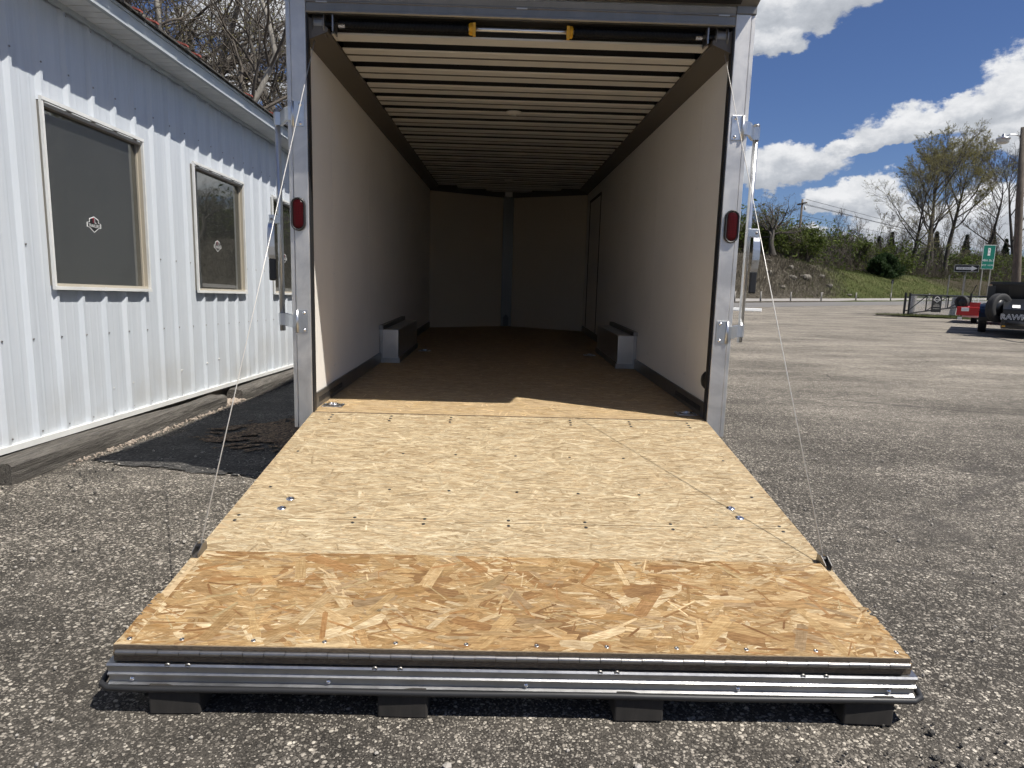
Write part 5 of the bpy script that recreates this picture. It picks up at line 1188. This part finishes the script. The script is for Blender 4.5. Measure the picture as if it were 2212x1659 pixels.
# green guide sign beyond the road
p, t = on_bank(2126, 1.2); gt = hpx(2126); zt = 1.318+m_at(gt-531, t); zb2 = 1.318+m_at(gt-582, t); wd = m_at(24, t)
gs = thing('guide_sign', 'green highway exit sign with white lettering on two posts', 'sign', p, R(-10)); z0 = zb2-p.z; z1 = zt-p.z
MB().box(-wd/2, wd/2, -.02, .02, z0, z1).build('panel', M['signwhite'], gs, bevel=.01)
MB().box(-wd/2+.05, wd/2-.05, -.026, -.0215, z0+.05, z1-.05).build('field', M['signgreen'], gs)
hh_ = z1-z0; MB().box(-.16, .16, -.032, -.0275, z0+hh_*.56, z0+hh_*.87).build('route_marker', M['signwhite'], gs)
for body, sz, px_, pz_, mm in (('48th St S', wd*.27, 0, .36, 'signwhite'), ('EXIT  1/2 MI', wd*.19, 0, .16, 'signwhite'), ('B', .34, 0, .79, 'signblack'), ('35', .30, 0, .65, 'signblack')):
    me = text_mesh(body, sz); me.materials.clear(); me.materials.append(M[mm]); o = bpy.data.objects.new('lettering', me); COL.objects.link(o); o.parent = gs; o.location = (px_, -.034, z0+hh_*pz_); o.rotation_euler = (R(90), 0, 0)
for x in (-wd*.33, wd*.33): MB().box(x-.07, x+.07, .021, .16, -.3, z1-.2).build('post', M['greypost'], gs)
# ------------------------------------------------------------------ street lamp
lp = thing('street_lamp', 'weathered wooden lamp pole with a hooded lamp on a curved arm', 'street lamp', (22.62, 26.0, 0))
MB().tube([(0.05, 0, -.2), (-.10, 0, 2), (-.42, 0, 5), (-.68, 0, 8.15)], [.175, .165, .14, .115], 12).build('pole', M['polewood'], lp, smooth=True)
MB().tube([(-.66, 0, 7.72), (-.95, 0, 7.83), (-1.2, 0, 7.84), (-1.36, 0, 7.76)], .028, 8).build('arm', M['steel'], lp, smooth=True)
lh = MB().lathe([(0, .14), (.05, .13), (.07, .03), (.26, -.04), (.265, -.09), (.24, -.09)], c=(-1.5, 0, 7.72), seg=24).build('lamp_hood', M['steel'], lp, smooth=True)
MB().lathe([(.235, -.09), (.23, -.22), (.17, -.27), (0, -.28)], c=(-1.5, 0, 7.72), seg=24).build('refractor', M['paleglass'], lh, smooth=True)
# ------------------------------------------------------------------ swing gate
GX, GY = 18.22, 26.5
gt_ = thing('swing_gate', 'black tapered tube swing gate with wire mesh closing the lot exit', 'gate', (GX, GY, 0))
MB().tube([(-.20, 0, -.1), (-.20, 0, 1.05)], .05, 10).build('hinge_post', M['blackpaint'], gt_)
MB().tube([(0, 0, .0), (0, 0, 1.03)], .045, 10).build('end_rail', M['blackpaint'], gt_)
tp = [(0, 0, .96), (3.5, 0, .96)]; MB().tube(tp, .035, 8).build('top_rail', M['blackpaint'], gt_)
MB().tube([(0, 0, .13), (2.4, 0, .50), (3.5, 0, .66)], .03, 8).build('bottom_rail', M['blackpaint'], gt_)
for x in (.77, 1.75, 2.7): MB().tube([(x, 0, .13+.154*x), (x, 0, .95)], .025, 8).build('upright', M['blackpaint'], gt_)
for a, za, b in ((.02, .28, .75), (.80, .27, 1.72), (1.78, .42, 2.66)): MB().tube([(a, 0, za), (b, 0, .93)], .02, 6).build('brace', M['blackpaint'], gt_)
for z in (.25, .85): MB().box(-.2, 0, -.03, .03, z-.03, z+.03).build('hinge', M['blackpaint'], gt_)
mb = MB(); s_ = .062; x = -1.0
while x < 3.5:
    for sg in (1, -1):
        a = [x if sg > 0 else x+.85, .10]; b = [a[0]+sg*.85, .95]
        pa, pb = a, b
        if min(a[0], b[0]) < 0.03 or max(a[0], b[0]) > 3.45:
            lo_, hi_ = .03, 3.45
            def clipx(p, q):
                if p[0] < lo_: f_ = (lo_-p[0])/(q[0]-p[0]); return [lo_, p[1]+f_*(q[1]-p[1])]
                if p[0] > hi_: f_ = (hi_-p[0])/(q[0]-p[0]); return [hi_, p[1]+f_*(q[1]-p[1])]
                return p
            if (a[0] < lo_ and b[0] < lo_) or (a[0] > hi_ and b[0] > hi_): continue
            pa, pb = clipx(a, b), clipx(b, a)
        mb.tube([(pa[0], .04, pa[1]), (pb[0], .04, pb[1])], .0035, 3, False)
    x += s_
o = mb.build('wire_mesh', M['steel'], gt_); o['kind'] = 'stuff'
gsn = MB().box(.98, 1.42, -.06, -.045, .22, .97).build('notice_board', M['signblack'], gt_)
mb = MB(); P_ = [(x*.30, y*.26) for x, y in STK]; n = len(P_)
mb.add([(x, 0, z) for x, z in P_]+[(x*.84, 0, z*.84) for x, z in P_], [(i, (i+1) % n, (i+1) % n+n, i+n) for i in range(n)]); mb.build('emblem', M['signwhite'], gsn, loc=(1.20, -.0625, .78))
for body, sz, z in (('TRAILERS', .075, .62), ('LOT CLOSED', .055, .52), ('AFTER', .055, .44), ('HOURS', .06, .34)):
    if body != 'TRAILERS': continue
    me = text_mesh(body, sz); me.materials.clear(); me.materials.append(M['signwhite']); o = bpy.data.objects.new('lettering', me); COL.objects.link(o); o.parent = gsn; o.location = (1.20, -.0625, .77); o.rotation_euler = (R(90), 0, 0)
for z, w_ in ((.56, .10), (.50, .14), (.46, .15), (.36, .15)): MB().box(1.2-w_, 1.2+w_, -.0628, -.0612, z, z+.022).build('print_line', M['greypost'], gsn)
for (x, y, ln, sc_, lb) in ((18.66, 27.0, .03, 1.0, 'leaning grey post behind the gate next to its hinge end'), (20.66, 27.2, .10, 1.0, 'leaning grey post behind the gate near the red trailer')):
    o = MB().tube([(0, 0, -.1), (ln, 0, .95)], .125, 12).build('grey_post', M['greypost'], None, loc=(x, y, 0)); tag(o, lb, 'post')
# grass island under the gate
sheet('grass_island', np.arange(16.2, 26, .12), np.arange(24.2, 29.5, .12), lambda x, y: 0.02+.03*vnoise(x, y, 71, 2)+.06*np.exp(-((y-26.3)/1.2)**2), M['bank'], lambda x, y: (((x-22.2)/5.6)**2+((y-26.0+0.12*(x-20))/1.15)**2+.8*vnoise(x, y, 72, 2)) < 1)
n = 5200; gx = r.uniform(16.6, 26, n); gy = r.normal(26.0-0.12*(gx-20), .6); kp = (((gx-22.2)/5.5)**2+((gy-26.0+0.12*(gx-20))/1.1)**2) < 1; gx, gy = gx[kp], gy[kp]; n = len(gx); hh = r.uniform(.04, .13, n); an = r.random(n)*6.28
V = np.stack([np.stack([gx-np.cos(an)*.012, gy-np.sin(an)*.012, gx*0+.03], 1), np.stack([gx+np.cos(an)*.012, gy+np.sin(an)*.012, gx*0+.03], 1), np.stack([gx+r.normal(0, .03, n), gy+r.normal(0, .03, n), .04+hh], 1)], 1).reshape(-1, 3)
o = bpy.data.objects.new('gate_grass', np_mesh('gate_grass', V, None, np.arange(n*3).reshape(-1, 3), smooth=False)); COL.objects.link(o); o.data.materials.append(M['grassblade']); tag(o, 'short grass on the small island under the gate', 'grass', kind='stuff')
# ------------------------------------------------------------------ black dump trailer (front end towards us)
DT = thing('dump_trailer', 'black dump trailer with a spare tyre and outlined lettering on its front', 'trailer', (13.9, 15.6, 0), R(-35.3))
def dbox(name, a, m=M['blackpaint'], par=DT, bevel=.006): return MB().box(*a).build(name, m, par, bevel=bevel)
bd = MB(); bd.add([(.20, 0, .62), (2.05, 0, .62), (2.05, 4.2, .62), (.20, 4.2, .62), (.12, -.12, 1.45), (2.13, -.12, 1.45), (2.13, 4.2, 1.45), (.12, 4.2, 1.45),
    (.26, .06, .68), (1.99, .06, .68), (1.99, 4.15, .68), (.26, 4.15, .68), (.18, -.05, 1.45), (2.07, -.05, 1.45), (2.07, 4.15, 1.45), (.18, 4.15, 1.45)],
    [(0, 3, 2, 1), (0, 1, 5, 4), (1, 2, 6, 5), (2, 3, 7, 6), (3, 0, 4, 7), (8, 9, 10, 11), (9, 8, 12, 13), (10, 9, 13, 14), (11, 10, 14, 15), (8, 11, 15, 12), (4, 5, 13, 12), (5, 6, 14, 13), (6, 7, 15, 14), (7, 4, 12, 15)])
bd.build('bed', M['blackpaint'], DT)
dbox('top_rim', (.08, 2.17, -.16, -.04, 1.451, 1.53)); dbox('top_rim', (.06, .16, -.04, 4.2, 1.452, 1.53)); dbox('top_rim', (2.09, 2.19, -.04, 4.2, 1.452, 1.53))
dbox('frame', (.25, 2.0, -.35, 4.3, .38, .60)); dbox('pump_box', (.42, 2.0, -1.05, -.36, .25, .78), bevel=.02)
lid = MB(); lid.add([(.42, -1.06, .781), (2.0, -1.06, .781), (2.0, -.36, 1.06), (.42, -.36, 1.06), (.42, -.36, .781), (2.0, -.36, .781)], [(0, 1, 2, 3), (0, 3, 4), (1, 5, 2), (0, 4, 5, 1), (3, 2, 5, 4)]); lid.build('box_lid', M['blackpaint'], DT)
st_ = MB(); st_.add([(.62, -.985, .825), (.80, -.985, .825), (.80, -.80, .90), (.62, -.80, .90)], [(0, 1, 2, 3)]); st_.build('decal', M['signwhite'], DT)
for nm, mm, off, k_ in (('lettering', 'signwhite', 0, 1.0), ('lettering', 'signblack', .003, 0.985)):
    c = bpy.data.curves.new('t', 'FONT'); c.body = 'RAWMAXX'; c.size = .20; c.align_x = 'LEFT'; c.align_y = 'CENTER'; c.resolution_u = 3; c.offset = 0.008 if mm == 'signwhite' else -0.004
    o = bpy.data.objects.new('t', c); COL.objects.link(o); bpy.context.view_layer.update()
    m2_ = bpy.data.meshes.new_from_object(o.evaluated_get(bpy.context.evaluated_depsgraph_get())); bpy.data.objects.remove(o)
    m2_.materials.clear(); m2_.materials.append(M[mm]); o = bpy.data.objects.new(nm, m2_); COL.objects.link(o); o.parent = DT; o.location = (.38, -1.0535-off, .57); o.rotation_euler = (R(90), 0, 0)
for y in (1.5, 2.45): wheel('wheel', DT, -.02+.02, y, .39, .39, .22, 'b'); wheel('wheel', DT, 2.25, y, .39, .39, .22, 'b')
mb = MB()
for i in range(13):
    a = math.pi*(i-1)/10 if False else R(-10)+R(200)*i/12
    mb.v += [(-.12, 1.97+.95*math.cos(a), .42+.44*max(-.2, math.sin(a))), (.24, 1.97+.95*math.cos(a), .42+.44*max(-.2, math.sin(a)))]
    if i: k = 2*i; mb.f.append((k-2, k-1, k+1, k))
mb.build('fender', M['blackpaint'], DT)
spw = wheel('spare_tyre', DT, .33, -.62, .80, .40, .23, 'b'); spw.rotation_euler = (0, 0, R(142))
dbox('spare_mount', (.30, .46, -.55, -.30, .70, .90))
for x in (.55, .95, 1.35, 1.75): MB().add([(x-.03, -.115+0.0, 1.44), (x+.03, -.115, 1.44), (x+.03, -.02, .64), (x-.03, -.02, .64), (x-.03, -.175, 1.44), (x+.03, -.175, 1.44), (x+.03, -.07, .64), (x-.03, -.07, .64)], [(4, 7, 6, 5), (0, 4, 5, 1), (0, 3, 7, 4), (1, 5, 6, 2), (2, 6, 7, 3), (0, 1, 2, 3)]).build('bed_rib', M['blackpaint'], DT)
dbox('marker_light', (-.13, -.09, 1.05, 1.15, .62, .66), M['redlens']); dbox('marker_light', (.44, .52, -1.058, -1.051, .30, .34), M['yellow'], bevel=.002)
for k in range(6):
    an = k*math.pi/3; MB().lathe([(0, .012), (.014, .010), (.016, 0)], 'x', (.075, .10*math.cos(an), .10*math.sin(an)), 6).build('wheel_nut', M['chrome'], spw)
dbox('ladder_bracket', (.02, .20, -.2, -.05, 1.0, 1.40))
MB().tube([(.5, -.9, .42), (1.1, -2.6, .45)], .06, 4).build('tongue', M['blackpaint'], DT); MB().tube([(1.75, -.9, .42), (1.1, -2.6, .45)], .06, 4).build('tongue', M['blackpaint'], DT)
MB().tube([(1.1, -2.3, 0), (1.1, -2.3, .9)], .04, 8).build('jack', M['blackpaint'], DT)
# ------------------------------------------------------------------ red trailer beyond it
RT = thing('red_trailer', 'red utility trailer with number plate and upright spare wheel by the gate', 'trailer', (17.55, 21.5, 0), R(-38))
dbox('bumper', (-.42, .30, 0, .18, .30, .62), M['red'], RT, .015); dbox('tail_box', (-.02, .32, -.05, -.002, .625, .80), M['red'], RT, .01)
dbox('number_plate', (-.27, -.03, -.012, -.002, .46, .60), M['signwhite'], RT, .004); dbox('reflective_strip', (-.22, .30, -.02, .10, .235, .298), M['redtape'], RT, .004)
dbox('marker_lamp', (-.36, -.22, -.01, .05, .13, .24), M['signwhite'], RT, .01); dbox('deck', (-.35, 1.5, .181, 3.0, .40, .60), M['red'], RT, .01)
wheel('wheel', RT, .12, .9, .30, .30, .2, 'b'); wheel('wheel', RT, 1.5, .9, .30, .30, .2, 'b')
sw_ = wheel('spare_wheel', RT, -.30, .32, .78, .25, .17, 'b'); sw_.rotation_euler = (0, 0, R(60)); dbox('spare_bracket', (-.33, -.27, .2, .44, .50, .70), M['blackpaint'], RT, .004)
MB().tube([(-.02, .1, .7), (-.02, .1, 1.12)], .035, 8).build('jack', M['blackpaint'], RT); MB().tube([(-.02, .1, 1.1), (.10, .1, 1.45)], .016, 6).build('jack_handle', M['blackpaint'], RT)
for x in (.08, .22): MB().tube([(x, -.03, .75), (x, -.03, .98)], .018, 6).build('stake', M['signwhite'], RT)
# ------------------------------------------------------------------ white parking stop by the road
o = MB().prism([(-.1, 0), (.1, 0), (.06, .14), (-.06, .14)], 'x', -.9, .9).build('parking_stop', M['signwhite'], None, loc=(11.0, 27.5, 0), rot=(0, 0, R(-20)), bevel=.02)
tag(o, 'white concrete parking stop lying at the edge of the lot', 'parking stop')
